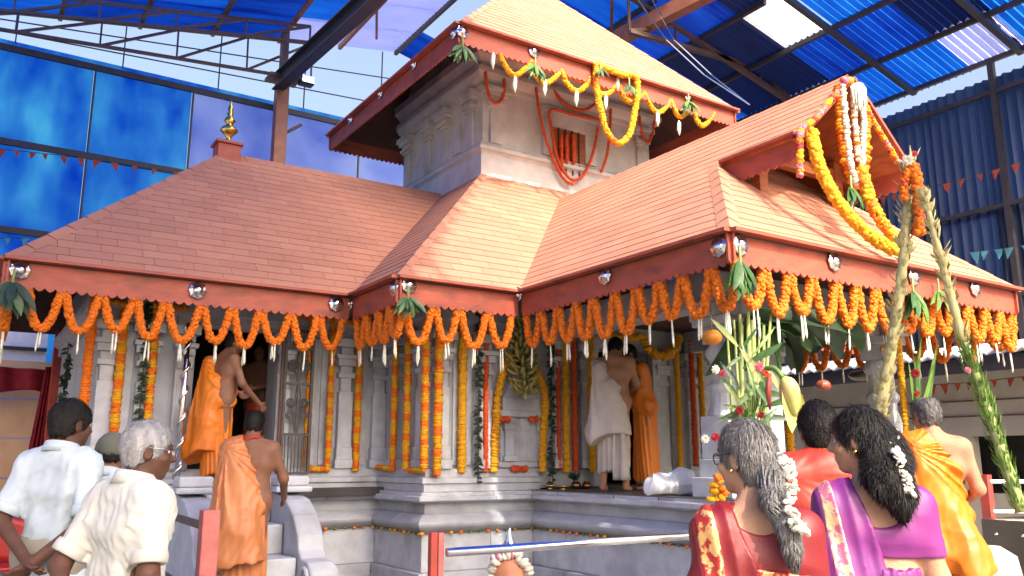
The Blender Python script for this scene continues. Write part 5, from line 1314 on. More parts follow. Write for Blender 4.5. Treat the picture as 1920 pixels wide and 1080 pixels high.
def rotx(p, c, a):
    y, z = p[1]-c[1], p[2]-c[2]; return np.array([p[0], c[1]+y*math.cos(a)-z*math.sin(a), c[2]+y*math.sin(a)+z*math.cos(a)])
class Person:
    """facing +y in local space, 1.70 tall, then scaled and turned"""
    def __init__(s, label, foot, az, H, skin, sex='m', build=1., lean=0., head=(0, 0), arms=None, h=.0085, legs=None, group=None):
        s.label, s.foot, s.az, s.H, s.skin, s.sex, s.b, s.lean, s.h = label, foot, az, H, skin, sex, build, lean, h
        s.sc = H/1.70; L = lambda p: rotx(np.array(p, float), (0, 0, .95), -lean); s.L = L; w_ = build
        f = sex == 'f'; sw = (.160 if f else .176)*w_
        s.sh = [L((-sw, -.015, 1.355 if f else 1.382)), L((sw, -.015, 1.355 if f else 1.382))]
        arms = arms or [((-.235*w_, -.03, 1.11), (-.23*w_, .08, .87)), ((.235*w_, -.03, 1.11), (.23*w_, .08, .87))]
        s.arms = [(np.array(a[0], float), np.array(a[1], float)) for a in arms]
        s.legs = legs or [((-.10, .02, .49), (-.10, -.02, .07)), ((.10, .02, .49), (.10, -.02, .07))]
        s.hy, s.hp = head
        ch_, sh_ = math.cos(s.hy), math.sin(s.hy); cp, sp = math.cos(s.hp), math.sin(s.hp)
        Rz = np.array([[ch_, -sh_, 0], [sh_, ch_, 0], [0, 0, 1]]); Rx = np.array([[1, 0, 0], [0, cp, -sp], [0, sp, cp]])
        s.HR = Rz @ Rx; s.hb = L((0, .0, 1.50)); s.hc = s.hb + s.HR @ np.array([0, .025, .095])
    def hd(s, p): return s.hc + s.HR @ np.array(p, float)
    def torso(s, e=0., k=1.):
        L = s.L; w_ = s.b; f = s.sex == 'f'
        bx = lambda x, z, r, y=0.: capsule(L((-x, y, z)), L((x, y, z)), r+e)
        T = [bx(.085*w_, .95, .115*w_), bx(.055*w_, 1.10, .105*w_**1.3), bx(.09*w_, 1.26, .11*w_), bx((.105 if f else .13)*w_, 1.345 if f else 1.365, .066 if f else .07), ]
        if f: T += [ellip(L((-.075, .10, 1.27)), (.07+e, .06+e, .065+e)), ellip(L((.075, .10, 1.27)), (.07+e, .06+e, .065+e))]
        else: T += [ellip(L((0, .07, 1.08)), (.12*w_+e, .07*w_**2+e, .12+e))]
        for q in (0, 1): T.append(capsule(L((0, -.01, 1.395 if f else 1.42)), s.sh[q], (.043 if f else .055)+e, (.048 if f else .055)+e))
        return T
    def arm(s, q, e=0., t0=0., t1=2.):
        """t 0-1 upper arm, 1-2 forearm"""
        a, (el, wr) = s.sh[q], s.arms[q]; out = []
        u0, u1 = min(t0, 1), min(t1, 1)
        if u1 > u0: out.append(capsule(a+(el-a)*u0, a+(el-a)*u1, .052-.012*u0+e, .052-.012*u1+e))
        v0, v1 = max(t0, 1)-1, max(t1, 1)-1
        if v1 > v0: out.append(capsule(el+(wr-el)*v0, el+(wr-el)*v1, .040-.013*v0+e, .040-.013*v1+e))
        return out
    def leg(s, q, e=0., bot=0.):
        hip = np.array([(-1, 1)[q]*.085, 0, .90]); kn, an = map(np.array, s.legs[q])
        return [capsule(hip, kn, .088*s.b+e, .056+e), capsule(kn, an+(kn-an)*bot, .055+e, .036+e*(1+bot))]
    def hand(s, q):
        el, wr = s.arms[q]; d = (wr-el)/np.linalg.norm(wr-el); inw = np.array([-(-1, 1)[q], 0., 0.]); fwd = np.cross(d, inw)
        if np.linalg.norm(fwd) < .2: fwd = np.array([0, 1., 0])
        fwd /= np.linalg.norm(fwd); pal = np.cross(fwd, d)
        if fwd[1] < 0 and abs(fwd[1]) > .3: fwd = -fwd
        out = [capsule(wr, wr+d*.035, .026, .028)]
        for i in range(4): out.append(capsule(wr+d*.02, wr+d*.085+fwd*(.03-.02*i), .016, .0125))
        for i, ln in enumerate((.068, .078, .072, .055)):
            b0 = wr+d*.085+fwd*(.031-.0205*i); b1 = b0+d*ln*.5+pal*.008; b2 = b1+d*ln*.38+pal*.025
            out += [capsule(b0, b1, .0105, .0095), capsule(b1, b2, .0095, .0075)]
        t0 = wr+d*.025+fwd*.02; t1 = t0+d*.035+fwd*.035+pal*.01; out += [capsule(t0, t1, .014, .012), capsule(t1, t1+d*.032+fwd*.01+pal*.01, .011, .009)]
        return out
    def lohi(s):
        P = [s.hd((0, 0, 0))+.16, s.hd((0, 0, 0))-.16]+s.sh
        for el, wr in s.arms: P += [el, wr, wr+(wr-el)*.9]
        for k, a in s.legs: P += [np.array(k), np.array(a)]
        P = np.array(P); lo = P.min(0)-.13; hi = P.max(0)+.13
        lo = np.minimum(lo, [-.33, -.27, -.02]); hi = np.maximum(hi, [.33, .30, 1.2]); lo[2] = -.02; return lo, hi
    def emit(s, name, F, mt, parent=None, smooth=True):
        V, Q_ = F.mesh(); o = mk(name, V*s.sc, Q_, mt, parent, smooth=True, local=True)
        # relax the net a little so that it does not show its grid
        me = o.data; md = o.modifiers.new('relax', 'SMOOTH'); md.iterations = 3; md.factor = .5
        if parent is None:
            o.location = s.foot; o.rotation_euler = (0, 0, s.az-math.pi/2)
        return o
    def field(s, pad=.1, h=None, lo=None, hi=None):
        a, b = s.lohi(); return Field(a-pad if lo is None else lo, b+pad if hi is None else hi, h or s.h)
    def body(s, bald=False, hands=(0, 1), bust=None):
        F = s.field(.05); lo, hi = s.lohi()
        for p in s.torso(): F.put(p, .07)
        for q in (0, 1):
            for p in s.leg(q): F.put(p, .04)
            an = np.array(s.legs[q][1]); F.put(capsule(an+(0, -.03, -.03), an+(0, .06, -.035), .034, .032), .03); F.put(capsule(an+(0, .05, -.04), an+(.01*(-1, 1)[q], .155, -.05), .03, .02), .02)
            for p in s.arm(q): F.put(p, .03)
        F.put(capsule(s.L((0, -.015, 1.41)), s.hb+s.HR @ np.array([0, .012, .04]), .064 if s.sex == 'm' else .054, .054 if s.sex == 'm' else .047), .045)
        H_ = s.hd; r = s.HR
        F.put(ellip(H_((0, -.008, .025)), (.073, .092, .092), r), .02); F.put(ellip(H_((0, .030, -.045)), (.060, .066, .072), r), .03)
        F.put(ellip(H_((0, .062, -.098)), (.030, .026, .022), r), .02)
        F.put(capsule(H_((0, .088, .018)), H_((0, .112, -.026)), .0085, .0125), .012); F.put(ellip(H_((0, .104, -.030)), (.018, .013, .010), r), .010)
        F.put(capsule(H_((-.036, .078, .024)), H_((.036, .078, .024)), .014), .015)
        F.put(ellip(H_((0, .088, -.060)), (.024, .011, .007), r), .008); F.put(ellip(H_((0, .087, -.073)), (.020, .010, .007), r), .008)
        for q in (-1, 1):
            F.cut(ellip(H_((q*.032, .096, .004)), (.015, .012, .009), r), .012)
            F.put(ellip(H_((q*.074, -.010, -.012)), (.012, .022, .034), r), .008); F.cut(ellip(H_((q*.084, -.004, -.010)), (.008, .011, .018), r), .006)
            F.put(ellip(H_((q*.045, .060, -.030)), (.024, .024, .022), r), .02)
        for q in hands:
            for p in s.hand(q): F.put(p, .008)
        s.o = s.emit('person', F, M[s.skin]); tag(s.o, s.label, 'person'); ORG[s.o.name] = Vector((0, 0, 0))
        return s
    def eyes(s):
        for q in (-1, 1):
            for nm, c, rr_, mt in (('eye', (q*.032, .0755, .004), .0108, 'eye'), ('iris', (q*.032, .0825, .004), .0062, 'iris')):
                c = s.hd(c); V = IV*rr_*s.sc+c*s.sc; mk(nm, V, IF, M[mt], s.o, smooth=True, local=True)
        b = MB(); sc = s.sc
        for q in (-1, 1): b.tube([Vector(s.hd((q*.014, .090, .026))*sc), Vector(s.hd((q*.034, .089, .033))*sc), Vector(s.hd((q*.056, .072, .026))*sc)], [.0035*sc, .004*sc, .002*sc], 5)
        b.build('eyebrows', M['hair_dark'], s.o, local=True, smooth=True); return s
    def hair(s, mt, e=.014, front=.03, low=-.06, extra=(), n=.004, top=None, f=60, bald=None, h=.006):
        """skull cap of hair: cut by a face plane, plus extra strands"""
        c = s.hd((0, 0, 0)); F = Field(c-.2, c+.2, h) if not extra else Field(*s._xb(extra, c), h)
        r = s.HR; F.put(ellip(s.hd((0, -.012, .028)), (.074+e, .094+e, .093+e), r), .0); F.put(ellip(s.hd((0, -.035, -.03)), (.062+e*.5, .058+e*.4, .075+e), r), .03)
        F.cut(ellip(s.hd((0, .110, -.045)), (.080, .082, .115), r), .015)
        F.cut(capsule(s.hd((-.1, .02, -.075)), s.hd((.1, .02, -.075)), .045), .012)
        for q in (-1, 1): F.cut(ellip(s.hd((q*.085, .0, -.02)), (.022, .028, .045), r), .008)
        if bald is not None: F.cut(bald, .01)
        F.half(s.hd((0, 0, low)), s.HR @ np.array([0, .15, -1.]), lambda g: .006*np.sin(g[..., 0]*130)+.006*np.sin(g[..., 1]*170))
        for p in extra: F.put(p, .03)
        F.disp(wrinkle(5, f, n, (1, 1, .35)), .03); F.disp(wrinkle(15, f*2.3, n*.8, (1, 1, .6)), .03)
        o = s.emit('hair', F, M[mt], s.o); s.blades(o, mt, long_=bool(extra)); return o
    def blades(s, o, mt, long_=False):
        me = o.data; nv = len(me.vertices); co = np.empty(nv*3); me.vertices.foreach_get('co', co); co = co.reshape(-1, 3)
        no = np.array([v.normal for v in me.vertices]); rs = np.random.RandomState(nv % 977); n = min(nv, 5200 if long_ else 2600); ix = rs.choice(nv, n, replace=False)
        L = ((.055 if mt == 'hair_black' else .034) if long_ else .022)*s.sc; V = []; F = []
        down = np.array([0, 0, -1.]); back = s.HR @ np.array([0, -.7, -.2])
        for k, i in enumerate(ix):
            nn = no[i]; d = (down if long_ else down*.6+back*.6)+rs.normal(0, .22, 3); d = d-nn*(d @ nn); ln = np.linalg.norm(d)
            if ln < .15: d = np.cross(nn, rs.normal(size=3)); ln = np.linalg.norm(d)
            d /= ln; sd = np.cross(d, nn)*.0016*s.sc; l = L*rs.uniform(.5, 1.2); p = co[i]; m_ = p+d*l*.5+nn*.0045*s.sc; e = p+d*l+nn*(.002+.004*rs.random_sample())*s.sc; b = 5*k
            V += [p-sd, p+sd, m_+sd, m_-sd, e]; F += [(b, b+1, b+2, b+3), (b+3, b+2, b+4)]
        h = mk('hair_strands', V, F, M[mt], s.o, smooth=False, local=True); tag(h, kind='stuff')
    def _xb(s, extra, c):
        lo = np.minimum(c-.2, np.min([e[0] for e in extra], 0)-.05); hi = np.maximum(c+.2, np.max([e[1] for e in extra], 0)+.05); return lo, hi
    def shirt(s, mt, hem=.74, sleeve=.75, e=.022, amp=.016, seed=1, cuff=True):
        F = s.field(.08)
        for p in s.torso(e): F.put(p, .06)
        F.put(capsule((-.10*s.b, 0, .80), (.10*s.b, 0, .80), .125*s.b+e*.8), .06)
        for q in (0, 1):
            a = s.sh[q]; el, wr = s.arms[q]; F.put(capsule(a, a+(el-a)*sleeve, .052+e*.6, .053+e*.7), .045)
        for q in (0, 1):
            a = s.sh[q]; el, wr = s.arms[q]; d = (el-a)
            if sleeve < 1.01: F.cut(capsule(a+d*(sleeve+.32), a+d*(sleeve+.33), .105), .004)
        F.half((0, 0, hem), (0, 0, -1), lambda g: .02*np.sin(g[..., 0]*9+seed)+.012*np.sin(g[..., 1]*14))
        F.half(s.L((0, -.0, 1.475)), s.L((0, .25, 2.0))-s.L((0, 0, 1.0)))
        F.disp(wrinkle(seed, 32, amp, (1, 1, .4)), .05); F.disp(wrinkle(seed+7, 70, amp*.5, (1, 1, .8)), .05)
        o = s.emit('shirt', F, M[mt], s.o)
        b = MB(); c = s.L((0, -.008, 1.482)); sc = s.sc; ring = []
        for t in np.linspace(math.pi*.62, math.pi*2.38, 22): ring.append(Vector(rotx(np.array([c[0]+.077*math.cos(t), c[1]+.075*math.sin(t), c[2]-.018*(1+math.sin(t))]), c, 0)*sc))
        V = []; Fq = []
        for i, p in enumerate(ring):
            ctr = Vector(c*sc); o_ = Vector((p.x-ctr.x, p.y-ctr.y, 0)).normalized()
            V += [p-o_*.006+Vector((0, 0, -.02)), p-o_*.004+Vector((0, 0, .030)), p+o_*.004+Vector((0, 0, .031)), p+o_*.024+Vector((0, 0, -.022))]
        for i in range(len(ring)-1):
            for j in range(3): Fq.append((i*4+j, i*4+j+1, i*4+5+j, i*4+4+j))
            Fq.append((i*4+3, i*4, i*4+4, i*4+7))
        mk('collar', [tuple(v) for v in V], Fq, M[mt], o, smooth=True, local=True)
        if cuff and sleeve < 1.01:
            for q in (0, 1):
                a = s.sh[q]; el, wr = s.arms[q]; d = (el-a)/np.linalg.norm(el-a); c = a+(el-a)*(sleeve-.03)
                MB().lathe(c*sc, [(.046*sc, -.012), (.070*sc, -.016), (.074*sc, .0), (.073*sc, .030), (.066*sc, .034), (.045*sc, .032)], 20, axis=d).build('cuff', M[mt], o, smooth=True, local=True)
        return o
    def trousers(s, mt, e=.022):
        F = s.field(.05, lo=np.array([-.3, -.25, -.02]), hi=np.array([.3, .3, 1.08])); F.put(capsule((-.085, 0, .96), (.085, 0, .96), .12*s.b+e), .03)
        for q in (0, 1):
            for p in s.leg(q, e, .05): F.put(p, .05)
        F.disp(wrinkle(3, 30, .007), .04); return s.emit('trousers', F, M[mt], s.o)
    def skirt(s, mt, top=1.04, hem=.10, r0=.165, r1=.22, n=22, amp=.012, name='dhoti', dy=0., seed=0, flat=.8):
        rr_ = max(r0, r1)+.1; F = Field((-rr_, -rr_+dy, hem-.05), (rr_, rr_+dy, top+.05), s.h)
        def fn(g):
            t = np.clip((top-g[..., 2])/(top-hem), 0, 1); r = r0*s.b+(r1-r0*s.b)*t; return np.sqrt(g[..., 0]**2+((g[..., 1]-dy*t)/flat)**2)-r
        F.put(((-rr_, -rr_, hem-.05), (rr_, rr_, top+.05), fn), 0)
        F.half((0, 0, top), (0, 0, 1)); F.half((0, 0, hem), (0, 0, -1), lambda g: .03*np.sin(g[..., 0]*8+seed))
        F.disp(pleats(0, 0, n, amp, seed, None, None, .4), .07); F.disp(wrinkle(seed+2, 22, amp*.6, (1, 1, .3)), .06)
        return s.emit(name, F, M[mt], s.o)
    def wrap(s, mt, cap_=(), e=.028, side=-1, p=(.0, 0, 1.26), tilt=1.1, back=.0, bottom=.85, n=26, amp=.010, name='shoulder_cloth', seed=2, k=.06, parts=None, hem=None):
        """cloth over one shoulder: the inflated trunk cut along a slanting line; cap_ adds hanging folds"""
        F = s.field(.14)
        for q in (parts or s.torso(e)): F.put(q, .06)
        F.put(capsule(s.L((0, -.01, 1.42)), s.L(rotx(s.sh[0 if side < 0 else 1], (0, 0, .95), s.lean)), .065+e, .06+e), .04)
        F.half(p, s.L(np.array([-side*1., back, tilt])+(0, 0, .95))-s.L((0, 0, .95)), lambda g: .012*np.sin(g[..., 1]*20+g[..., 0]*9))
        F.half((0, 0, bottom), (0, 0, -1))
        for q in cap_: F.put(q, k)
        if hem: F.half((0, 0, hem), (-.28*side, 0, -1), lambda g: .02*np.sin(g[..., 0]*16+seed)+.012*np.sin(g[..., 1]*23))
        fd = np.array([side*.5, 0, 1.]); a = s.sh[0 if side < 0 else 1]
        def fold(g):
            q = g-a; t = np.arctan2(q[..., 0]*-side, -q[..., 2]); return amp*np.clip(np.sqrt((q**2).sum(-1))/.28, .12, 1)*(.65+.35*np.sin(t*5.3+seed))*(np.abs(np.sin((t+.22*np.sin(3*t+seed)+.1*np.sin(8*t))*n/2+.5*np.sin(g[..., 2]*7)+q[..., 1]*5))-.5)
        F.disp(fold, .05); F.disp(wrinkle(seed, 26, amp*.7, (1, 1, .4)), .05); F.disp(wrinkle(seed+31, 62, amp*.28, (1, 1, .6)), .05)
        return s.emit(name, F, M[mt], s.o)
    def patch(s, name, mt, f, nu, nv, th=.006, parent=None):
        V = []; Fq = []
        for i in range(nu+1):
            for j in range(nv+1): V.append(tuple(np.array(f(i/nu, j/nv))*s.sc))
        for i in range(nu):
            for j in range(nv): a = i*(nv+1)+j; Fq.append((a, a+nv+1, a+nv+2, a+1))
        o = mk(name, V, Fq, M[mt], parent or s.o, smooth=True, local=True); md = o.modifiers.new('s', 'SOLIDIFY'); md.thickness = th; md.offset = 0; return o
    def spectacles(s, mt='frame', glass=False):
        b = MB(); sc = s.sc
        for q in (-1, 1):
            ring = [Vector(s.hd((q*.034+.026*math.cos(t), .104-.012*abs(math.cos(t))*(1 if math.cos(t)*q > 0 else 0), .000+.019*math.sin(t)))*sc) for t in np.linspace(0, 2*math.pi, 17)]
            b.tube(ring, .0022*sc, 5); b.tube([Vector(s.hd((q*.060, .094, .008))*sc), Vector(s.hd((q*.079, .04, .012))*sc), Vector(s.hd((q*.083, -.012, .012))*sc)], .0026*sc, 5)
        b.tube([Vector(s.hd((-.009, .106, .004))*sc), Vector(s.hd((.009, .106, .004))*sc)], .002*sc, 5)
        return b.build('spectacles', M[mt], s.o, smooth=True, local=True)

A = RAD
def place(u, d, z=GZ):
    p = PD(u, 865, d); return Vector((p.x, p.y, z))
# man in white at the far left, hands clasped behind
P = Person('dark haired man in a pale white shirt at the far left seen from behind', place(116, 4.45), A(48), 1.755, 'skin_dark', head=(A(-20), A(-4)), build=.82, arms=[((-.215, -.12, 1.12), (.0, -.20, .96)), ((.225, -.07, 1.11), (.06, -.20, .94))])
P.body().eyes(); P.hair('hair_dark', e=.012, low=-.055); P.shirt('shirt_white', hem=.71, sleeve=.8, seed=3); P.trousers('trouser')
# man with a grey cap between them
P = Person('man almost hidden between the two white shirts, wearing an olive grey cap', place(203, 4.95), A(60), 1.60, 'skin_mid', head=(A(0), A(-14)), h=.0095)
P.body(hands=()); P.hair('hair_dark', e=.008, low=-.05); P.shirt('shirt_white', seed=8, hem=.7); P.trousers('trouser')
c = P.hd((0, 0, 0)); F = Field(c-.2, c+.2, .006); F.put(ellip(P.hd((0, -.008, .03)), (.098, .118, .108), P.HR), 0); F.half(P.hd((0, 0, -.02)), P.HR @ np.array([0, .12, -1.])); F.put(ellip(P.hd((0, .12, .0)), (.07, .06, .010), P.HR), .02); F.disp(wrinkle(4, 40, .004), .03); P.emit('cap', F, M['cap_cloth'], P.o)
# grey haired man in cream shirt, face in profile to the right
P = Person('silver haired man with spectacles in a cream shirt, face turned to the right', place(246, 3.4), A(26), 1.595, 'skin_dark', head=(A(-30), A(-6)), build=.88, lean=A(4), arms=[((-.215, -.14, 1.12), (-.05, -.22, .98)), ((.215, -.03, 1.10), (.22, .06, .85))], h=.0075)
P.body().eyes(); P.hair('hair_white', e=.014, low=-.06); P.spectacles('silver'); P.shirt('shirt_cream', hem=.70, sleeve=.78, seed=5, amp=.018, e=.026); P.trousers('trouser')
# priest in bright saffron on the top step of the wing door
P = Person('priest in bright saffron cloth standing on the top step of the wing doorway', place(404, 8.55, 1.33), A(18), 1.60, 'skin_mid', head=(A(-25), A(-25)), lean=A(7), arms=[((-.22, .10, 1.2), (-.05, .24, 1.05)), ((.25, .10, 1.12), (.20, .36, .92))], h=.010)
P.body().hair('hair_black', e=.010, low=-.055)
P.wrap('silk_orange', cap_=[capsule((-.14, -.05, 1.34), (-.20, -.12, .40), .09, .17), capsule((-.02, -.06, 1.1), (-.02, -.10, .42), .14, .17)], p=(-.02, 0, 1.2), tilt=.75, amp=.030, n=24, e=.03, hem=.36)
P.skirt('silk_orange', hem=.13, r1=.17, amp=.018, n=16)
P.patch('neck_scarf', 'silk_red', lambda u, v: P.L((.075*math.cos(math.pi*(1.05+u*1.3))+(.05*u if u > .7 else 0), .085*math.sin(math.pi*(1.05+u*1.3))+.015, 1.46-.04*v-(.35*(u-.75)*v*3 if u > .75 else 0))), 24, 4)
# priest in apricot silk below the stairs, seen from behind
P = Person('balding priest in apricot silk seen from behind below the stairs', place(470, 7.2, .31), A(62), 1.72, 'skin_mid', head=(A(8), A(-12)), lean=A(3), arms=[((-.25, .05, 1.14), (-.14, .30, 1.10)), ((.27, .06, 1.13), (.24, .30, .98))], build=1.02, h=.0095)
P.body(); P.hair('hair_black', e=.010, low=-.055, bald=ellip(P.hd((0, -.045, .125)), (.055, .06, .04), P.HR))
P.wrap('silk_peach', cap_=[capsule((-.13, -.07, 1.36), (-.13, -.15, .50), .075, .13), capsule((-.06, -.08, 1.2), (.05, -.14, .42), .10, .16), capsule((-.19, -.02, 1.3), (-.24, -.06, .55), .06, .12)], p=(-.05, 0, 1.42), tilt=.45, amp=.032, n=24, bottom=.7, hem=.44)
P.skirt('silk_peach', hem=.18, r0=.16, r1=.185, amp=.018, n=16)
P.patch('neck_cloth', 'silk_red', lambda u, v: P.L((.082*math.cos(math.pi*2*u), .078*math.sin(math.pi*2*u)-.008, 1.45+.035*v+.012*math.sin(u*25))), 30, 3, .012)
# dim bare chested man inside the doorway
P = Person('bare chested man in the dark of the wing doorway reaching forward', place(480, 9.85, 1.33), A(225), 1.66, 'skin_dark', head=(A(20), A(-10)), lean=A(5), arms=[((-.25, .10, 1.20), (-.12, .34, 1.12)), ((.28, .12, 1.22), (.22, .33, 1.05))], h=.0105)
P.body(); P.eyes(); P.hair('hair_black', e=.012); P.skirt('silk_red', hem=.15, r1=.2)
# priest in white dhoti bowed in the porch
P = Person('priest in unbleached white cloth bowing in the porch', place(1153, 9.05, 1.287), A(35), 1.70, 'skin_tan', head=(A(5), A(-38)), lean=A(10), arms=[((-.20, .16, 1.15), (-.06, .32, 1.08)), ((.22, .16, 1.15), (.07, .33, 1.07))], h=.010, legs=[((-.11, .02, .49), (-.12, -.06, .07)), ((.10, .06, .49), (.10, .06, .07))])
P.body(); P.hair('hair_black', e=.012)
P.wrap('dhoti', cap_=[capsule((-.13, -.04, 1.32), (-.15, -.09, .60), .08, .15), capsule((-.02, -.05, 1.05), (.04, -.06, .58), .14, .17)], p=(-.04, 0, 1.18), tilt=.7, amp=.024, n=22, hem=.56)
P.skirt('dhoti', hem=.22, r0=.15, r1=.17, amp=.022, n=14)
P.patch('cloth_end', 'dhoti', lambda u, v: (.02+.12*u+.06*v*u, -.13-.03*math.sin(u*9+v*3)-.03*v, .62-.50*v+.10*u*(1-v)), 14, 12)
# priest in orange beside him
P = Person('priest in orange cloth leaning beside the white clad one in the porch', place(1212, 9.55, 1.287), A(150), 1.66, 'skin_mid', head=(A(10), A(-28)), lean=A(12), arms=[((-.22, .16, 1.15), (-.08, .32, 1.05)), ((.22, .16, 1.15), (.06, .33, 1.05))], h=.0105)
P.body(); P.hair('hair_black', e=.012)
P.wrap('silk_orange', p=(0, 0, 1.4), tilt=4, amp=.016, n=22, bottom=.7); P.skirt('silk_orange', hem=.12, r1=.19, amp=.016)
# man in vermilion shawl between the women
P = Person('dark haired man with a vermilion shawl standing between the two women', place(1540, 3.85), A(50), 1.70, 'skin_tan', head=(A(0), A(-3)), h=.0085, build=.98)
P.body(); P.hair('hair_black', e=.014, low=-.075)
P.wrap('silk_red', p=(0, 0, 1.5), tilt=6, amp=.009, n=18, bottom=1.17, e=.03, parts=P.torso(.03)+P.arm(0, .03, 0, 1.9)+P.arm(1, .03, 0, .9)); P.skirt('silk_red', hem=.1, amp=.014)
# priest in saffron at the right
P = Person('older priest with bare right shoulder in glowing saffron cloth at the right', place(1752, 5.35, .33), A(42), 1.67, 'skin_tan', head=(A(22), A(-8)), lean=A(2), build=.95, arms=[((-.235, .02, 1.12), (-.16, .24, 1.0)), ((.235, -.02, 1.12), (.19, .22, 1.02))], h=.0085)
P.body(); P.hair('hair_grey', e=.012, low=-.06, f=80, n=.007, bald=ellip(P.hd((0, .01, .135)), (.066, .095, .075), P.HR))
P.wrap('silk_orange', cap_=[capsule((-.12, -.07, 1.38), (-.07, -.15, .75), .07, .10), capsule((-.03, -.08, 1.2), (.10, -.13, .62), .10, .16), capsule((-.17, 0, 1.38), (-.25, .02, 1.12), .075, .075)], p=(0, 0, 1.42), tilt=.7, amp=.030, n=26, bottom=.6, hem=.58)
P.skirt('silk_orange', hem=.15, r0=.18, r1=.25, amp=.022, n=20)

def strands(P, chain_pts, radii, n, mt, seed=1, r=.0035):
    rs = random.Random(seed); Q_ = bez([Vector(p) for p in chain_pts], 5); k = len(Q_); b = MB()
    for i in range(n):
        a = rs.uniform(0, 6.28); i0 = rs.randint(0, k//3); i1 = rs.randint(int(k*.7), k-1); pts = []
        for j in range(i0, i1+1):
            t = j/(k-1)*(len(radii)-1); q = min(int(t), len(radii)-2); rad = radii[q]+(radii[q+1]-radii[q])*(t-q)
            _, x, y = frame_of(Q_[min(j+1, k-1)]-Q_[max(j-1, 0)]); aa = a+.25*math.sin(j*.5+i)
            pts.append((Q_[j]+(x*math.cos(aa)+y*math.sin(aa))*(rad*1.02+.003)+Vector((0, 0, -.02*(j == i1))))*P.sc)
        if len(pts) > 2: b.tube(pts, [r*P.sc]*(len(pts)-1)+[r*.3], 4)
    return tag(b.build('hair_strands', M[mt], P.o, smooth=True, local=True), kind='stuff')

# the two women in the foreground
def white_flowers(P, pts, n, r, name='hair_flowers'):
    it = []; Q_ = bez([Vector(p) for p in pts], 8)
    for k in range(n):
        t = random.random()*(len(Q_)-1.01); j = int(t); p = Q_[j].lerp(Q_[j+1], t-j)
        it.append(((p+Vector((random.uniform(-1, 1), random.uniform(-1, 1), random.uniform(-1, 1)))*r*1.1)*P.sc, (random.uniform(-1, 1), random.uniform(-1, 1), random.uniform(-1, 1)), r*random.uniform(.6, 1)*P.sc, .45, 0))
    V, F, MI = flowers(it); return tag(mk(name, V, F, M['white_fl'], P.o, smooth=False, local=True), kind='stuff')
P = Person('grey haired woman in a crimson and gold sari with white flowers on her ponytail', place(1412, 2.66), A(52), 1.56, 'skin_fair', 'f', head=(A(42), A(-3)), build=.90, h=.007, arms=[((-.185, -.02, 1.10), (-.17, .10, .9)), ((.175, -.02, 1.10), (.16, .10, .9))])
P.body().eyes()
hb = [P.hd((.01, -.10, -.03)), P.L((.03, -.13, 1.46)), P.L((.065, -.155, 1.38)), P.L((.075, -.16, 1.31)), P.L((.08, -.155, 1.25))]
P.hair('hair_grey', e=.013, low=-.11, extra=chain(hb, [.045, .036, .034, .028, .012]), n=.0035, f=110)
strands(P, hb, [.045, .036, .034, .028, .012], 60, 'hair_grey')
white_flowers(P, [P.hd((.0, -.135, .0)), P.hd((.02, -.155, -.05)), P.L((.07, -.205, 1.43)), P.L((.10, -.21, 1.36))], 85, .016)
P.spectacles()
V = IV*.008*P.sc+P.hd((-.086, .0, -.045))*P.sc; mk('earring', V, IF, M['brass'], P.o, smooth=True, local=True)
F = P.field(.06)
for q in P.torso(.012): F.put(q, .06)
for q in (0, 1): F.put(capsule(P.sh[q], P.sh[q]+(P.arms[q][0]-P.sh[q])*.72, .066, .060), .04)
F.cut(ellip(P.L((0, -.14, 1.45)), (.125, .13, .11)), .01); F.cut(capsule(P.L((0, .1, 1.50)), P.L((0, -.1, 1.52)), .09), .01); F.half((0, 0, 1.10), (0, 0, -1))
F.disp(wrinkle(6, 42, .006, (1, 1, 1.3)), .03); bl_ = P.emit('blouse', F, M['sari_red'], P.o)
def drape_field(e, disp=True):
    F = P.field(.08)
    for q in P.torso(.026+e): F.put(q, .06)
    F.put(capsule(P.sh[0], P.sh[0]+(P.arms[0][0]-P.sh[0])*.95, .060+e, .070+e), .04)
    F.half((-.075, 0, 1.42), (1, -.1, .30)); F.half((0, 0, .5), (0, 0, -1)); F.put(capsule((-.16*P.b, -.02, 1.15), (-.18*P.b, -.06, .6), .10+e, .12+e), .06)
    F.half((-.075, 0, 1.42), (1, -.1, .30))
    F.disp(lambda g: .008*(np.abs(np.sin(g[..., 0]*55+g[..., 2]*9))-.5), .04); F.disp(wrinkle(9, 22, .007, (1, 1, .4)), .04); return F
F = drape_field(0); pal = P.emit('sari_drape', F, M['sari_red'], P.o)
F = drape_field(.004); F.half((-.135, 0, 1.3), (1, 0, .16)); F.half((-.205, 0, 1.3), (-1, 0, -.10)); F.half((0, .02, 1.3), (0, 1, 0)); P.emit('gold_border', F, M['zari'], P.o)
F = P.field(.06)
for q in P.torso(.020): F.put(q, .06)
F.half((0, 0, 1.235), (.12, 0, 1)); F.half((0, 0, 1.0), (0, 0, -1)); P.emit('gold_band', F, M['zari'], P.o)
P.skirt('sari_red', top=1.04, hem=.04, r0=.185, r1=.27, name='sari_skirt')

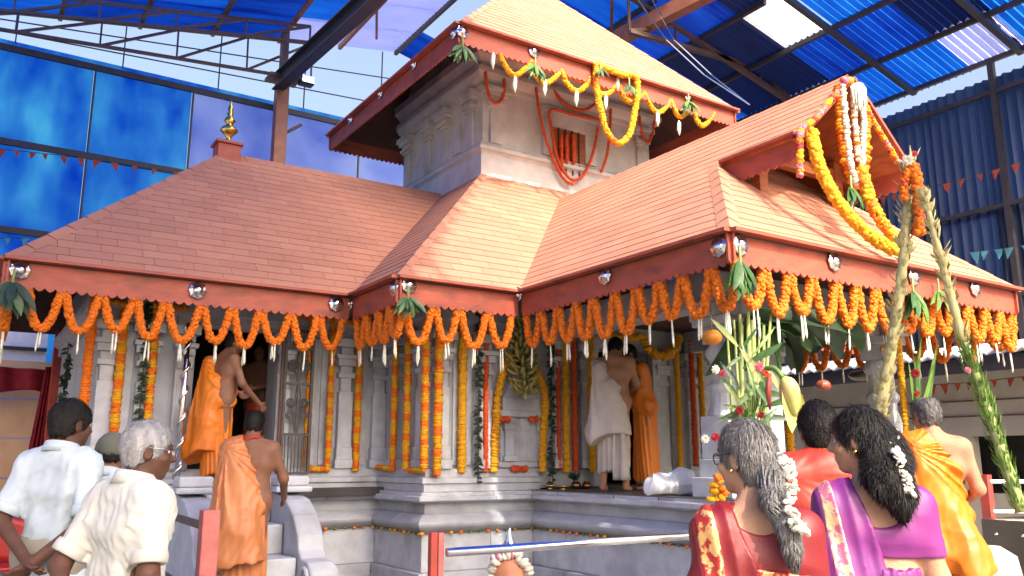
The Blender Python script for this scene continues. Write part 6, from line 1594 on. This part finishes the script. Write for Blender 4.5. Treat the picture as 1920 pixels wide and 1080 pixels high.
P = Person('young woman with long loose black hair and white flowers in a purple sari', place(1630, 3.05), A(46), 1.63, 'skin_fair', 'f', head=(A(64), A(-4)), build=.90, arms=[((-.195, -.02, 1.10), (-.17, .10, .9)), ((.195, -.02, 1.10), (.17, .10, .9))], h=.007)
P.body().eyes()
hb = [P.hd((0, -.04, .0)), P.hd((.0, -.11, -.08)), P.L((.03, -.125, 1.47)), P.L((.055, -.14, 1.42)), P.L((.065, -.145, 1.37)), P.L((.07, -.14, 1.32))]
ex = chain(hb, [.075, .062, .054, .046, .034, .012])+chain([P.hd((-.02, -.08, -.03)), P.L((-.0, -.11, 1.46)), P.L((.005, -.13, 1.42)), P.L((.02, -.14, 1.37))], [.07, .05, .034, .01])+chain([P.hd((.02, -.08, -.03)), P.L((.07, -.10, 1.46)), P.L((.09, -.12, 1.40)), P.L((.095, -.13, 1.35))], [.07, .048, .034, .01])
P.hair('hair_black', e=.010, low=-.13, extra=ex, n=.006, f=90)
strands(P, hb, [.075, .062, .054, .046, .034, .014], 150, 'hair_black')
strands(P, hb[2:], [.052, .046, .04, .032, .02], 40, 'hair_black', 5)
white_flowers(P, [P.hd((.055, -.11, .03)), P.L((.06, -.165, 1.54)), P.L((.075, -.185, 1.47)), P.L((.085, -.19, 1.40))], 80, .013)
it = [(Vector(P.hd((.075, -.105, .03)))*P.sc, (0, -1, 0), .016*P.sc, .6, 0)]; V, F, MI = flowers(it); mk('hair_rose', V, F, M['deep_red_fl'], P.o, local=True)
V = IV*.010*P.sc+P.hd((-.084, -.002, -.046))*P.sc; mk('earring', V, IF, M['brass'], P.o, smooth=True, local=True)
F = P.field(.06)
for q in P.torso(.012): F.put(q, .06)
for q in (0, 1): F.put(capsule(P.sh[q], P.sh[q]+(P.arms[q][0]-P.sh[q])*.72, .064, .056), .04)
F.cut(ellip(P.L((0, -.14, 1.42)), (.135, .13, .15)), .01); F.cut(capsule(P.L((0, .1, 1.50)), P.L((0, -.1, 1.52)), .09), .01); F.half((0, 0, 1.17), (0, 0, -1))
F.disp(wrinkle(16, 42, .005, (1, 1, 1.3)), .03); P.emit('blouse', F, M['sari_purple'], P.o)
def drape_field(e, disp=True):
    F = P.field(.08)
    for q in P.torso(.026+e): F.put(q, .06)
    F.put(capsule(P.sh[0], P.sh[0]+(P.arms[0][0]-P.sh[0])*.95, .060+e, .070+e), .04)
    F.half((-.062, 0, 1.42), (1, -.1, .30)); F.half((0, 0, .5), (0, 0, -1)); F.put(capsule((-.16*P.b, -.02, 1.15), (-.18*P.b, -.06, .6), .10+e, .12+e), .06)
    F.half((-.062, 0, 1.42), (1, -.1, .30))
    F.disp(lambda g: .007*(np.abs(np.sin(g[..., 0]*60+g[..., 2]*9))-.5), .04); F.disp(wrinkle(19, 22, .007, (1, 1, .4)), .04); return F
F = drape_field(0); pal = P.emit('sari_drape', F, M['sari_purple'], P.o)
F = drape_field(.004); F.half((-.135, 0, 1.3), (1, 0, .16)); F.half((-.19, 0, 1.3), (-1, 0, -.10)); F.half((0, .02, 1.3), (0, 1, 0)); P.emit('gold_border', F, M['zari_pink'], P.o)
P.skirt('sari_purple', top=1.135, hem=.04, r0=.165, r1=.25, name='sari_skirt')

# crumpled white cloth on the porch floor
c = PZ(1264, 928, 1.287); F = Field((-.42, -.3, -.02), (.42, .3, .3), .009)
for q in (((-.10, 0, .08), (.20, .16, .12)), ((.08, .02, .11), (.16, .15, .15)), ((.2, -.03, .05), (.11, .12, .08)), ((-.2, .02, .06), (.10, .10, .08))): F.put(ellip(*q), .05)
F.half((0, 0, .002), (0, 0, -1)); F.disp(wrinkle(2, 34, .03), .08)
V, Fq = F.mesh(); rz = AZ-math.pi/2; V = V @ np.array([[math.cos(rz), math.sin(rz), 0], [-math.sin(rz), math.cos(rz), 0], [0, 0, 1]])
o = mk('cloth_bundle', V+np.array(c), Fq, M['white_cloth'], None, smooth=True, loc=c); tag(o, 'crumpled white cloth bundle lying on the porch floor edge', 'cloth')
